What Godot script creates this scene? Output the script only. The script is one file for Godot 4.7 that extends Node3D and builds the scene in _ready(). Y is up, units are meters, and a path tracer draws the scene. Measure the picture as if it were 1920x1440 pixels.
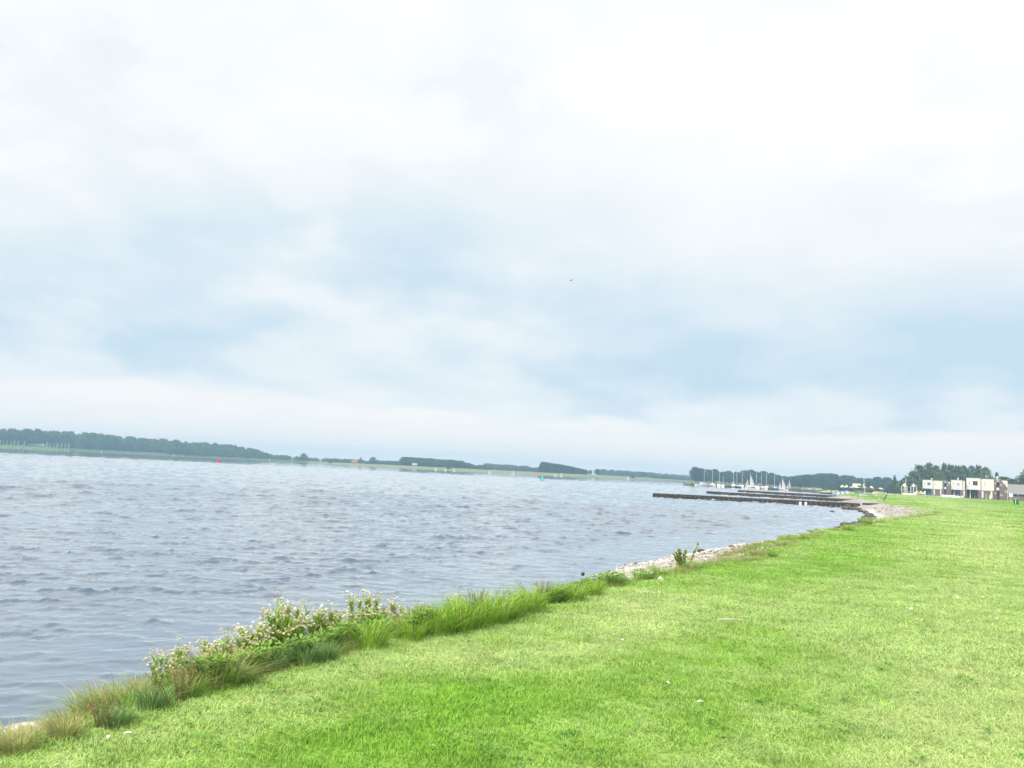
extends Node3D
# A grassy lake shore under a bright overcast sky: mown lawn, flowering bank, shingle beach, timber groynes,
# a marina, holiday apartments and a wooded far shore. Water level is y = 0, the lawn lies at about y = 0.8.

var rng := RandomNumberGenerator.new()
var used := {}

# ---------------------------------------------------------------- mesh collector
class Shape:
	var v := PackedVector3Array()
	var c := PackedColorArray()
	var n := PackedVector3Array()
	var ix := PackedInt32Array()
	var tint := Color(1, 1, 1)
	func tri(a: Vector3, b: Vector3, d: Vector3) -> void:
		var k := v.size()
		v.append(a); v.append(b); v.append(d)
		c.append(tint); c.append(tint); c.append(tint)
		ix.append(k); ix.append(k + 1); ix.append(k + 2)
	func quad(a: Vector3, b: Vector3, d: Vector3, e: Vector3) -> void:
		var k := v.size()
		v.append(a); v.append(b); v.append(d); v.append(e)
		for i in 4: c.append(tint)
		for i in [0, 1, 2, 0, 2, 3]: ix.append(k + i)
	func box(mid: Vector3, size: Vector3, b := Basis()) -> Shape:
		var h := size * 0.5
		var p := []
		for i in 8:
			p.append(mid + b * Vector3(h.x if i & 1 else -h.x, h.y if i & 2 else -h.y, h.z if i & 4 else -h.z))
		for f in [[4, 6, 7, 5], [1, 3, 2, 0], [2, 3, 7, 6], [0, 4, 5, 1], [0, 2, 6, 4], [5, 7, 3, 1]]:
			quad(p[f[0]], p[f[1]], p[f[2]], p[f[3]])
		return self
	func bar(a: Vector3, b: Vector3, w: float, h: float) -> Shape:
		var d := (b - a).normalized()
		var up := Vector3.UP if absf(d.y) < 0.95 else Vector3.RIGHT
		var s := up.cross(d).normalized()
		return box((a + b) * 0.5, Vector3(w, h, a.distance_to(b)), Basis(s, d.cross(s), d))
	func tube(pts: Array, radii: Array, sides := 6) -> Shape:
		var first := v.size()
		for i in pts.size():
			var d: Vector3 = (pts[mini(i + 1, pts.size() - 1)] - pts[maxi(i - 1, 0)]).normalized()
			var s := (Vector3.UP if absf(d.y) < 0.9 else Vector3.RIGHT).cross(d).normalized()
			var t := d.cross(s)
			for k in sides:
				var a := TAU * k / sides
				v.append(pts[i] + (s * cos(a) + t * sin(a)) * float(radii[i]))
				c.append(tint)
		for i in pts.size() - 1:
			for k in sides:
				var q := first + i * sides
				var k2 := (k + 1) % sides
				for j in [q + k, q + sides + k, q + sides + k2, q + k, q + sides + k2, q + k2]: ix.append(j)
		for end in [0, pts.size() - 1]:
			var m := v.size()
			v.append(pts[end]); c.append(tint)
			var q: int = first + end * sides
			for k in sides:
				var k2 := (k + 1) % sides
				for j in ([m, q + k, q + k2] if end == 0 else [m, q + k2, q + k]): ix.append(j)
		return self
	func lathe(profile: Array, sides := 14, at := Vector3.ZERO) -> Shape:
		var pts := []
		var r := []
		for p in profile:
			pts.append(at + Vector3(0, p[1], 0)); r.append(p[0])
		return tube(pts, r, sides)
	func prism(poly: Array, z0: float, z1: float, t := Transform3D()) -> Shape:
		# a polygon in x and y pushed along z
		var flat := PackedVector2Array(poly)
		var tris := Geometry2D.triangulate_polygon(flat)
		for z in [z0, z1]:
			for i in range(0, tris.size(), 3):
				var p := []
				for k in 3: p.append(t * Vector3(flat[tris[i + k]].x, flat[tris[i + k]].y, z))
				if z == z0: tri(p[0], p[2], p[1])
				else: tri(p[0], p[1], p[2])
		for i in flat.size():
			var a := flat[i]
			var b := flat[(i + 1) % flat.size()]
			quad(t * Vector3(a.x, a.y, z0), t * Vector3(b.x, b.y, z0), t * Vector3(b.x, b.y, z1), t * Vector3(a.x, a.y, z1))
		return self
	func mesh(mat: Material = null) -> ArrayMesh:
		var a := []
		a.resize(Mesh.ARRAY_MAX)
		a[Mesh.ARRAY_VERTEX] = v
		a[Mesh.ARRAY_COLOR] = c
		if n.size() == v.size(): a[Mesh.ARRAY_NORMAL] = n
		a[Mesh.ARRAY_INDEX] = ix
		var m := ArrayMesh.new()
		m.add_surface_from_arrays(Mesh.PRIMITIVE_TRIANGLES, a)
		if mat: m.surface_set_material(0, mat)
		return m

# ---------------------------------------------------------------- naming
func numbered(called: String) -> String:
	var k: int = used.get(called, 0)
	used[called] = k + 1
	return called if k == 0 else "%s_%03d" % [called, k]

func tag(o: Node, label: String, category: String, group := "") -> Node:
	o.set_meta("label", label)
	o.set_meta("category", category)
	if group: o.set_meta("group", group)
	return o

func thing(called: String, label: String, category: String, at := Vector3.ZERO, turn := 0.0, group := "") -> Node3D:
	var o := Node3D.new()
	o.name = numbered(called)
	add_child(o)
	o.position = at
	o.rotation.y = turn
	tag(o, label, category, group)
	return o

func part(called: String, s: Variant, mat: Material, parent: Node3D, at := Vector3.ZERO) -> MeshInstance3D:
	var o := MeshInstance3D.new()
	o.name = called
	o.mesh = s.mesh(mat) if s is Shape else s
	if not s is Shape: o.material_override = mat
	o.position = at
	parent.add_child(o, true)
	return o

func top(called: String, s: Variant, mat: Material, label: String, category: String, at := Vector3.ZERO, group := "") -> MeshInstance3D:
	var o := MeshInstance3D.new()
	o.name = numbered(called)
	o.mesh = s.mesh(mat) if s is Shape else s
	if not s is Shape: o.material_override = mat
	add_child(o)
	o.position = at
	tag(o, label, category, group)
	return o

func structure(called: String, m: Mesh, mat: Material, label: String) -> MeshInstance3D:
	var o := MeshInstance3D.new()
	o.name = numbered(called)
	o.mesh = m
	o.material_override = mat
	o.set_meta("kind", "structure")
	o.set_meta("label", label)
	add_child(o)
	return o

func scatter(called: String, m: Mesh, mat: Material, xf: Array, cols: Array, label: String, category: String, parent: Node3D = null) -> MultiMeshInstance3D:
	var mm := MultiMesh.new()
	mm.transform_format = MultiMesh.TRANSFORM_3D
	mm.use_colors = true
	mm.mesh = m
	mm.instance_count = xf.size()
	for i in xf.size():
		mm.set_instance_transform(i, xf[i])
		mm.set_instance_color(i, cols[i])
	var o := MultiMeshInstance3D.new()
	o.multimesh = mm
	o.material_override = mat
	o.set_meta("kind", "stuff")
	if parent:
		o.name = called
		parent.add_child(o, true)
	else:
		o.name = numbered(called)
		o.set_meta("label", label)
		o.set_meta("category", category)
		add_child(o)
	return o

# ---------------------------------------------------------------- materials
func mat_plain(linear: Color, rough := 0.8, spec := 0.4) -> StandardMaterial3D:
	var m := StandardMaterial3D.new()
	m.albedo_color = linear.linear_to_srgb()
	m.roughness = rough
	m.metallic_specular = spec
	m.cull_mode = BaseMaterial3D.CULL_DISABLED
	return m

func mat_tinted(rough := 0.8, spec := 0.3, back := 0.0) -> StandardMaterial3D:
	# colour comes from the vertices and the copies
	var m := mat_plain(Color(1, 1, 1), rough, spec)
	m.vertex_color_use_as_albedo = true
	if back > 0.0:
		m.backlight_enabled = true
		m.backlight = Color(back, back, back).linear_to_srgb()
	return m

func noise_tex(size: int, freq: float, ramp: Array, seed_: int, octaves := 4) -> NoiseTexture2D:
	var f := FastNoiseLite.new()
	f.noise_type = FastNoiseLite.TYPE_SIMPLEX_SMOOTH
	f.seed = seed_
	f.frequency = freq
	f.fractal_octaves = octaves
	var t := NoiseTexture2D.new()
	t.width = size
	t.height = size
	t.seamless = true
	t.noise = f
	var g := Gradient.new()
	var offs := PackedFloat32Array()
	var cols := PackedColorArray()
	for r in ramp:
		offs.append(r[0]); cols.append((r[1] as Color).linear_to_srgb())
	g.offsets = offs
	g.colors = cols
	t.color_ramp = g
	return t

func mat_noise(scale_m: float, freq: float, ramp: Array, seed_: int, rough := 0.9, spec := 0.3) -> StandardMaterial3D:
	var m := mat_plain(Color(1, 1, 1), rough, spec)
	m.albedo_texture = noise_tex(512, freq, ramp, seed_)
	m.uv1_triplanar = true
	m.uv1_world_triplanar = true
	m.uv1_scale = Vector3.ONE / scale_m
	return m

# ---------------------------------------------------------------- the lie of the land
# each pair: z, x of the water's edge (y = 0) and of the lawn's edge (top of the bank)
const WATER_EDGE := [[60.0, -30.0], [10.0, -11.5], [0.0, -7.3], [-7.4, -4.1], [-12.0, -1.9], [-16.0, 0.1], [-19.6, 1.9], [-23.4, 3.2], [-27.2, 5.4], [-30.0, 7.1], [-34.0, 9.7], [-39.9, 13.6], [-47.6, 18.1], [-60.5, 24.8], [-70.9, 30.2], [-89.0, 37.3], [-118.0, 47.6], [-150.0, 58.5], [-187.5, 69.3], [-247.0, 97.0], [-320.0, 121.0], [-390.0, 139.0], [-430.0, 150.0], [-520.0, 178.0], [-700.0, 240.0]]
const LAWN_EDGE := [[60.0, -26.0], [10.0, -8.0], [0.0, -4.4], [-4.7, -2.65], [-5.5, -2.3], [-6.3, -2.0], [-7.6, -1.4], [-8.4, -0.75], [-9.2, -0.25], [-10.3, 0.4], [-12.2, 1.3], [-14.6, 2.7], [-16.9, 4.4], [-19.3, 5.9], [-23.5, 7.7], [-29.9, 10.9], [-39.4, 16.7], [-48.0, 22.0], [-57.1, 27.7], [-66.0, 33.6], [-79.9, 38.5], [-95.0, 43.5], [-108.1, 48.5], [-120.0, 53.5], [-162.1, 66.5], [-187.5, 75.0], [-247.0, 104.0], [-320.0, 129.0], [-390.0, 146.0], [-430.0, 156.0], [-520.0, 184.0], [-700.0, 246.0]]

func along(table: Array, z: float) -> float:
	if z >= table[0][0]: return table[0][1]
	for i in table.size() - 1:
		var a: Array = table[i]
		var b: Array = table[i + 1]
		if z >= b[0]:
			return lerpf(a[1], b[1], (a[0] - z) / (a[0] - b[0]))
	return table[-1][1]

var wobble := FastNoiseLite.new()

func bank(x: float, z: float) -> float:
	# 0 at the water's edge, 1 and more on the lawn
	var xw := along(WATER_EDGE, z)
	var xe := along(LAWN_EDGE, z)
	var j := wobble.get_noise_2d(x * 1.3, z * 1.3) * 0.35
	return (x + j - xw) / maxf(xe - xw, 0.5)

func lawn_level(x: float, z: float) -> float:
	var d := sqrt(x * x + z * z)
	var h := 0.8 + 0.24 * smoothstep(70.0, 330.0, d)
	return h + 0.03 * wobble.get_noise_2d(x * 0.4 + 50.0, z * 0.4)

func land(x: float, z: float) -> float:
	var t := bank(x, z)
	var top_y := lawn_level(x, z)
	if t >= 1.0: return top_y
	if t <= 0.0: return maxf(-1.4, t * 0.5)
	var steep := smoothstep(-40.0, -14.0, z)          # the near bank is steeper at its top than the beach farther on
	var s := lerpf(t, pow(t, 1.6), steep * 0.6)
	return top_y * s

func rings(from: float, to: float, grow: float, first_step: float) -> PackedFloat32Array:
	var out := PackedFloat32Array()
	var r := from
	while r < to:
		out.append(r)
		r += maxf(first_step, r * grow)
	out.append(to)
	return out

# ---------------------------------------------------------------- light and air
func add_camera() -> void:
	var cam := Camera3D.new()
	cam.name = "camera"
	cam.position = Vector3(0, 2.4, 0)
	cam.basis = Basis(Vector3.RIGHT, deg_to_rad(5.81)) * Basis(Vector3.BACK, deg_to_rad(2.862))
	cam.fov = 48.455
	cam.near = 0.05
	cam.far = 12000.0
	cam.current = true
	add_child(cam)

func sky_picture() -> ImageTexture:
	# stratocumulus: a pale strip under the cloud base at the horizon, blue-grey bases above it, thin bright cloud overhead
	var w := 2048
	var h := 1024
	var im := Image.create(w, h, false, Image.FORMAT_RGBF)
	var big := FastNoiseLite.new()
	big.seed = 11
	big.frequency = 0.55
	big.fractal_octaves = 5
	big.fractal_gain = 0.5
	big.domain_warp_enabled = true
	big.domain_warp_amplitude = 0.5
	big.domain_warp_frequency = 0.7
	var fine := FastNoiseLite.new()
	fine.seed = 5
	fine.frequency = 2.2
	fine.fractal_octaves = 5
	fine.domain_warp_enabled = true
	fine.domain_warp_amplitude = 0.25
	var grey := Color(0.60, 0.77, 0.895)
	var mid := Color(0.855, 0.92, 0.965)
	var white := Color(1.06, 1.06, 1.06)
	var strip := Color(1.0, 0.99, 0.98)
	# heavier bases and thin places: azimuth and height in degrees, their half sizes, and how dark
	var lumps := [[-8, 17.0, 8, 2.2, 0.43], [-22, 8.6, 12, 2.2, 0.50], [9, 9.8, 10, 2.0, 0.58], [-2, 5.6, 24, 1.8, 0.72], [17, 8.0, 9, 2.8, 0.43], [13, 18, 4, 1.8, 0.23], [-13, 16.5, 5, 2.0, 0.22],
		[-32, 18, 11, 5.5, -0.94], [29, 28, 12, 8.0, -0.72], [-28, 14.3, 5, 1.6, -0.25], [-20, 26, 12, 6, -0.25], [26, 9.5, 3.0, 0.9, -0.32], [-13, 14.3, 3, 1.4, -0.25],
		[60, 12, 16, 3, 0.43], [95, 18, 14, 5, -0.43], [130, 9, 18, 3, 0.47], [170, 15, 16, 4, 0.36], [-60, 10, 15, 3, 0.43], [-95, 17, 14, 5, -0.36], [-135, 11, 18, 3, 0.40], [-165, 22, 13, 6, -0.43]]
	var half := h / 2
	for y in half + 1:
		var el := PI * (0.5 - (y + 0.5) / h)
		var e := rad_to_deg(el)
		var se := sin(el)
		var ce := cos(el)
		for x in w:
			var az := TAU * ((x + 0.5) / w - 0.5)
			var dx := sin(az) * ce
			var dz := -cos(az) * ce
			var f := 1.0 / (maxf(se, 0.0) + 0.24)
			var n1 := big.get_noise_2d(dx * f, dz * f)
			var n2 := fine.get_noise_2d(dx * f, dz * f)
			var a := rad_to_deg(az)
			var dark := 0.19 + 0.38 * n1 + 0.28 * n2 + 0.50 * exp(-pow((e - 6.8) / 4.2, 2.0)) + 0.10 * smoothstep(-0.07, 0.09, n1 + 0.35 * n2)
			for l in lumps:
				var da: float = absf(a - l[0])
				if da > 180.0: da = 360.0 - da
				da /= l[2]
				if da < 2.2:
					var de: float = (e - l[1] + n2 * 2.0) / l[3]
					if absf(de) < 2.2: dark += l[4] * exp(-1.2 * (da * da + de * de))
			# the level cloud base: its rim sags in the middle of the lake and is higher on either side
			var rim := 3.8 - 1.3 * exp(-pow((a - 2.0) / 17.0, 2.0)) + 1.6 * n1 + 0.5 * n2 + 0.7 * sin(az * 5.0)
			var under := 1.0 - smoothstep(rim - 0.25, rim + 0.45, e)
			var lift := smoothstep(24.0, 90.0, e) * 0.38      # an overcast sky is brightest overhead
			var c: Color
			if dark > 0.45: c = mid.lerp(grey, clampf((dark - 0.45) / 0.55, 0.0, 1.0))
			else: c = mid.lerp(white, clampf((0.45 - dark) / 0.6, 0.0, 1.1))
			c = c.lerp(Color(1, 1, 1), lift * 0.4) * (1.0 + lift)
			var low := strip.lerp(Color(1.07, 1.04, 1.01), clampf(0.4 + n2 * 1.2, 0.0, 1.0) * 0.6)
			c = c.lerp(low, under * 0.9)
			im.set_pixel(x, y, c)
	for y in range(half + 1, h):
		for x in w: im.set_pixel(x, y, Color(0.35, 0.42, 0.42))
	return ImageTexture.create_from_image(im)

const EXPOSURE := 3.8

func add_light() -> void:
	var env := Environment.new()
	env.background_mode = Environment.BG_SKY
	var sky := Sky.new()
	var sm := PanoramaSkyMaterial.new()
	sm.panorama = sky_picture()
	sm.filter = true
	sky.sky_material = sm
	env.sky = sky
	env.background_energy_multiplier = 1.0 / EXPOSURE
	env.tonemap_mode = Environment.TONE_MAPPER_LINEAR
	env.tonemap_exposure = EXPOSURE
	env.fog_enabled = true
	env.fog_density = 0.00055
	env.fog_light_color = Color(0.70, 0.875, 1.0)
	env.sdfgi_enabled = true
	env.ssao_enabled = true
	env.ssil_enabled = true
	var we := WorldEnvironment.new()
	we.name = "world_environment"
	we.environment = env
	add_child(we)
	var sun := DirectionalLight3D.new()
	sun.name = "sun"
	sun.light_energy = 0.5
	sun.light_color = Color(1.0, 0.965, 0.91)
	sun.light_angular_distance = 14.0
	sun.shadow_enabled = true
	add_child(sun)
	sun.look_at_from_position(Vector3(-25, 85, 60), Vector3.ZERO)

# ---------------------------------------------------------------- ground
func add_ground() -> void:
	var rs := rings(0.4, 760.0, 0.022, 0.22)
	var steps := 460
	var a0 := deg_to_rad(-88.0)
	var a1 := deg_to_rad(88.0)
	var tt := PackedFloat32Array()
	var v := PackedVector3Array()
	var c := PackedColorArray()
	for r in rs:
		for k in steps + 1:
			var a := lerpf(a0, a1, float(k) / steps)
			var x := sin(a) * r
			var z := -cos(a) * r
			v.append(Vector3(x, land(x, z), z))
			tt.append(bank(x, z))
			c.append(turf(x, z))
	var lawn := Shape.new()
	var shore := Shape.new()
	lawn.v = v; lawn.c = c
	shore.v = v
	for p in v.size():
		shore.c.append(shingle(v[p]))
	var row := steps + 1
	for i in rs.size() - 1:
		for k in steps:
			var p := i * row + k
			var low := minf(minf(tt[p], tt[p + 1]), minf(tt[p + row], tt[p + row + 1]))
			var high := maxf(maxf(tt[p], tt[p + 1]), maxf(tt[p + row], tt[p + row + 1]))
			if high < -4.0 : continue
			var s := lawn if low >= 0.72 else shore
			for j in [p, p + row + 1, p + 1, p, p + row, p + row + 1]: s.ix.append(j)
	var ml := mat_tinted(0.95, 0.2)
	ml.albedo_texture = noise_tex(1024, 0.03, [[0.0, Color(0.3, 0.3, 0.3)], [0.35, Color(0.62, 0.62, 0.6)], [0.6, Color(0.9, 0.9, 0.85)], [1.0, Color(1.0, 1.0, 0.95)]], 3, 6)
	ml.uv1_triplanar = true
	ml.uv1_world_triplanar = true
	ml.uv1_scale = Vector3.ONE / 1.9
	lawn.n = smooth(lawn)
	shore.n = smooth(shore)
	structure("lawn", lawn.mesh(), ml, "mown green lawn sloping gently along the lake shore")
	var ms := mat_tinted(0.9, 0.3)
	ms.albedo_texture = noise_tex(1024, 0.09, [[0.0, Color(0.35, 0.33, 0.3)], [0.45, Color(0.8, 0.8, 0.78)], [0.7, Color(1.0, 1.0, 1.0)], [1.0, Color(1.0, 1.0, 1.0)]], 8, 3)
	ms.uv1_triplanar = true
	ms.uv1_world_triplanar = true
	ms.uv1_scale = Vector3.ONE / 1.7
	structure("beach", shore.mesh(), ms, "pale strip of shells and shingle along the water's edge")

func smooth(s: Shape) -> PackedVector3Array:
	var n := PackedVector3Array()
	n.resize(s.v.size())
	for i in range(0, s.ix.size(), 3):
		var a := s.ix[i]
		var b := s.ix[i + 1]
		var d := s.ix[i + 2]
		var f := (s.v[d] - s.v[a]).cross(s.v[b] - s.v[a])
		n[a] += f; n[b] += f; n[d] += f
	for i in n.size(): n[i] = n[i].normalized() if n[i].length_squared() > 0.0 else Vector3.UP
	return n

var patch := FastNoiseLite.new()
var patch2 := FastNoiseLite.new()

const SWATH := [[0.0, 0.9], [-5.0, 2.4], [-7.0, 3.1], [-9.3, 4.0], [-13.0, 5.9], [-19.0, 9.4], [-31.0, 16.6], [-52.0, 28.2], [-80.0, 42.0], [-104.0, 54.0], [-300.0, 142.0]]  # middle line of the mown stripe whose pale sheen is painted in

func straw_and_sheen(x: float, z: float) -> float:
	# straw of the raked strip and patches, plus mown-stripe sheen painted as straw
	var xe := along(LAWN_EDGE, z)
	var off := (x - xe) * 0.9
	var n := patch.get_noise_2d(x, z)
	var m := patch2.get_noise_2d(x, z)
	var raked := exp(-pow((off - 1.3 + n * 0.7) / 0.75, 2.0)) * smoothstep(-13.5, -11.0, z) * smoothstep(-6.2, -7.6, z) * 0.85
	raked += exp(-pow((off - 0.5) / 0.5, 2.0)) * 0.35
	# sheen of a broad mown stripe, painted as straw, and a fainter one shoreward
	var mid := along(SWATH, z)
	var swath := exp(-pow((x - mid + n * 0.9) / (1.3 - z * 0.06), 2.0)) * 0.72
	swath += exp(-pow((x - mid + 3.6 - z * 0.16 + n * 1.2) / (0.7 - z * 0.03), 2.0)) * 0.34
	# mowing stripes along the shore, their sheen put in as straw colour
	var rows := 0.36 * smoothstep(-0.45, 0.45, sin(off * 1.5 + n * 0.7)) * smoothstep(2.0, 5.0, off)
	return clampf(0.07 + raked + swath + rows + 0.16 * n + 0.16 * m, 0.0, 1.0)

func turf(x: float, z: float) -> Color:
	var d := straw_and_sheen(x, z)
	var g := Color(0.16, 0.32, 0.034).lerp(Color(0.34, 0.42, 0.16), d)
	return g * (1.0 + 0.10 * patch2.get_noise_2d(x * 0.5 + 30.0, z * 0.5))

func shingle(p: Vector3) -> Color:
	if p.y < -0.02: return Color(0.16, 0.15, 0.11)
	var n := patch2.get_noise_2d(p.x * 2.0, p.z * 2.0)
	var s := Color(0.32, 0.30, 0.27).lerp(Color(0.46, 0.44, 0.41), clampf(0.5 + n, 0.0, 1.0))
	return s

# ---------------------------------------------------------------- water
const TILE := 256
var swell := PackedVector3Array()          # sideways and upward shift of the surface over one patch of waves

func make_waves() -> void:
	# a patch of wind waves that repeats: sums of sines, drawn together towards the crests
	rng.seed = 77
	swell.resize(TILE * TILE)
	var wind := deg_to_rad(68.0)
	for w in 54:
		var k := 4.0 + 30.0 * pow(rng.randf(), 1.3)
		var a := wind + rng.randfn(0.0, 0.55)
		var kx := roundf(k * cos(a))
		var kz := roundf(k * sin(a))
		var kk := sqrt(kx * kx + kz * kz)
		if kk < 3.0: continue
		var amp := 0.030 / pow(kk, 1.0)
		var ph := rng.randf() * TAU
		var ux := kx / kk
		var uz := kz / kk
		for j in TILE:
			var base := kz * TAU * j / TILE + ph
			var q := kx * TAU / TILE
			for i in TILE:
				var t := base + q * i
				var s := sin(t) * amp
				swell[j * TILE + i] += Vector3(-s * ux, cos(t) * amp, -s * uz)

func tile_at(u: float, w: float) -> Vector3:
	u = fposmod(u, 1.0) * TILE
	w = fposmod(w, 1.0) * TILE
	var i := int(u) % TILE
	var j := int(w) % TILE
	var fu := u - floorf(u)
	var fw := w - floorf(w)
	var i2 := (i + 1) % TILE
	var j2 := (j + 1) % TILE
	return swell[j * TILE + i].lerp(swell[j * TILE + i2], fu).lerp(swell[j2 * TILE + i].lerp(swell[j2 * TILE + i2], fu), fw)

func add_water() -> void:
	make_waves()
	var rs := rings(3.8, 20.0, 0.0, 0.06)
	rs.append_array(rings(20.07, 70.0, 0.0035, 0.0))
	rs.append_array(rings(70.3, 320.0, 0.0065, 0.0))
	rs.append_array(rings(323.0, 1330.0, 0.02, 0.0))
	var steps := 720
	var a0 := deg_to_rad(-60.0)
	var a1 := deg_to_rad(32.0)
	var s := Shape.new()
	var uv := PackedVector2Array()
	var keep := PackedByteArray()
	var row := steps + 1
	var gust := FastNoiseLite.new()
	gust.seed = 4
	gust.frequency = 0.75
	gust.fractal_octaves = 3
	for r in rs:
		var near := 1.0 - smoothstep(60.0, 200.0, r)
		var far := smoothstep(15.0, 60.0, r) * (1.0 - smoothstep(500.0, 1400.0, r))
		for k in row:
			var a := lerpf(a0, a1, float(k) / steps)
			var x := sin(a) * r
			var z := -cos(a) * r
			uv.append(Vector2(x, z))
			var xw := along(WATER_EDGE, z)
			var dry := x > xw + 3.0
			keep.append(0 if dry else 1)
			if dry:
				s.v.append(Vector3(x, -0.3, z))
				continue
			# gusts: waves a little steeper here, a little lower there
			var gn := gust.get_noise_2d(x * 0.6 - z * 0.2, z * 1.5 + x * 0.3)
			var g := (0.62 + 1.9 * minf(pow(maxf(gn + 0.1, 0.0), 1.1), 0.45)) * clampf((xw - x) / 5.0, 0.55, 1.0)
			var m := Vector3.ZERO
			# the same patch at several sizes and turns, so that it does not visibly repeat
			if near > 0.0:
				m += tile_at(x / 5.0, z / 5.0) * 0.56 * near
				m += tile_at((x * 0.866 + z * 0.5) / 2.6 + 0.37, (z * 0.866 - x * 0.5) / 2.6 + 0.11) * 0.42 * near
			m += tile_at((x * 0.97 - z * 0.24) / 17.0 + 0.2, (z * 0.97 + x * 0.24) / 17.0) * (0.22 + 1.5 * far)
			m *= g * WAVE
			if m.y > 0.0: m.y += minf(7.0 * m.y * m.y, 0.01)          # crests peak, troughs stay flat
			s.v.append(Vector3(x + m.x * 1.3, m.y, z + m.z * 1.3))
	for p in s.v.size(): s.c.append(Color.WHITE)
	for i in rs.size() - 1:
		for k in steps:
			var p := i * row + k
			if keep[p] and keep[p + 1] and keep[p + row] and keep[p + row + 1]:
				for j in [p, p + row + 1, p + 1, p, p + row, p + row + 1]: s.ix.append(j)
	s.n = smooth(s)
	var mt := mat_plain(Color(0.018, 0.052, 0.098), 0.04, 0.6)
	mt.clearcoat_enabled = true
	mt.clearcoat = 1.0
	mt.clearcoat_roughness = 0.05
	# ripples too small to build: the same waves again as fine relief
	var im := Image.create(TILE, TILE, false, Image.FORMAT_RF)
	for j in TILE:
		for i in TILE: im.set_pixel(i, j, Color(0.5 + swell[j * TILE + i].y * 9.0, 0, 0))
	mt.heightmap_enabled = true
	mt.heightmap_texture = ImageTexture.create_from_image(im)
	mt.heightmap_scale = RIPPLE
	mt.uv1_scale = Vector3.ONE / 2.9
	var mesh_ := s.mesh()
	var arr := mesh_.surface_get_arrays(0)
	arr[Mesh.ARRAY_TEX_UV] = uv
	var lake := ArrayMesh.new()
	lake.add_surface_from_arrays(Mesh.PRIMITIVE_TRIANGLES, arr)
	structure("water", lake, mt, "grey-blue lake ruffled by small wind waves")

const WAVE := 1.3
const RIPPLE := 1.2

# ---------------------------------------------------------------- turf
func blade(s: Shape, at: Vector3, h: float, w: float, lean: Vector3, col: Color) -> void:
	var side := lean.cross(Vector3.UP)
	side = (side.normalized() if side.length() > 0.01 else Vector3.RIGHT).rotated(Vector3.UP, rng.randf_range(-0.9, 0.9)) * w * 0.5
	var mid := at + Vector3(0, h * 0.6, 0) + lean * 0.35
	var tip := at + Vector3(0, h, 0) + lean
	s.tint = col
	s.quad(at - side, mid - side * 0.8, mid + side * 0.8, at + side)
	s.tri(mid - side * 0.8, tip, mid + side * 0.8)

func turf_patch(size: float, count: int, h: float, w: float, straw: float, flat: float) -> ArrayMesh:
	var s := Shape.new()
	for i in count:
		var at := Vector3(rng.randf_range(-0.5, 0.5) * size, -0.005, rng.randf_range(-0.5, 0.5) * size)
		var hh := h * rng.randf_range(0.45, 1.15)
		var a := rng.randf() * TAU
		var lean := Vector3(cos(a), 0, sin(a)) * hh * rng.randf_range(0.2, flat)
		var k := rng.randf_range(0.5, 1.5)
		var col := Color(0.95 * k, 1.0 * k, 0.9 * k)
		if rng.randf() < straw:
			col = Color(1.6 * k, 1.2 * k, 2.2 * k)
			hh *= 0.7
			lean *= 1.6
		elif rng.randf() < 0.15: col = Color(0.7 * k, 0.95 * k, 1.6 * k)
		blade(s, at, hh, w * rng.randf_range(0.7, 1.3), lean, col)
	return s.mesh()

func add_turf() -> void:
	rng.seed = 5
	var m := mat_tinted(0.65, 0.35, 0.5)
	# near, middle and far bands of the same turf; patches grow with distance
	var bands := [[2.2, 9.0, 0.22, 330, 0.042, 0.0044, 1.0], [9.0, 22.0, 0.36, 380, 0.046, 0.0068, 1.0], [22.0, 48.0, 0.8, 420, 0.05, 0.014, 1.0], [48.0, 130.0, 2.0, 520, 0.06, 0.032, 0.9], [130.0, 340.0, 5.0, 700, 0.07, 0.09, 0.9]]
	for kind in 2:
		for b in bands:
			var mesh_ := turf_patch(b[2] * 1.35, b[3] * (1 if kind == 0 else 1.5), b[4] * (1.0 if kind == 0 else 0.8), b[5], 0.06 if kind == 0 else 0.55, 1.3 if kind == 0 else 1.9)
			var xf := []
			var cols := []
			var st: float = b[2]
			var z := -b[1] as float
			while z < 1.0:
				var x := -b[1] * 0.75 as float
				while x < b[1] * 0.9:
					var px := x + rng.randf_range(-0.4, 0.4) * st
					var pz := z + rng.randf_range(-0.4, 0.4) * st
					var d := sqrt(px * px + pz * pz)
					if d >= b[0] and d < b[1] and absf(atan2(px, -pz)) < 0.72 and bank(px, pz) > 0.93:
						var dry := straw_and_sheen(px, pz)  # real straw together with the painted sheen of the mown stripes
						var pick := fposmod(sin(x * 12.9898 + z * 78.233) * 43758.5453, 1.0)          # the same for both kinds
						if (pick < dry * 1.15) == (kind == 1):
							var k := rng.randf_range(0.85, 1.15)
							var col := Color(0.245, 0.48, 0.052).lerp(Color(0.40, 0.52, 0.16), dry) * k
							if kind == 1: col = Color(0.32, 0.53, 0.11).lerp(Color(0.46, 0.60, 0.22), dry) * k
							var t := Transform3D(Basis(Vector3.UP, rng.randf() * TAU).scaled(Vector3(1, rng.randf_range(0.75, 1.25), 1)), Vector3(px, land(px, pz), pz))
							xf.append(t)
							cols.append(col)
					x += st
				z += st
			if xf.size(): scatter("grass", mesh_, m, xf, cols, "short mown grass covering the lawn" if kind == 0 else "pale dry clippings and straw on the lawn, and painted sheen of mown stripes", "grass")

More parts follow.
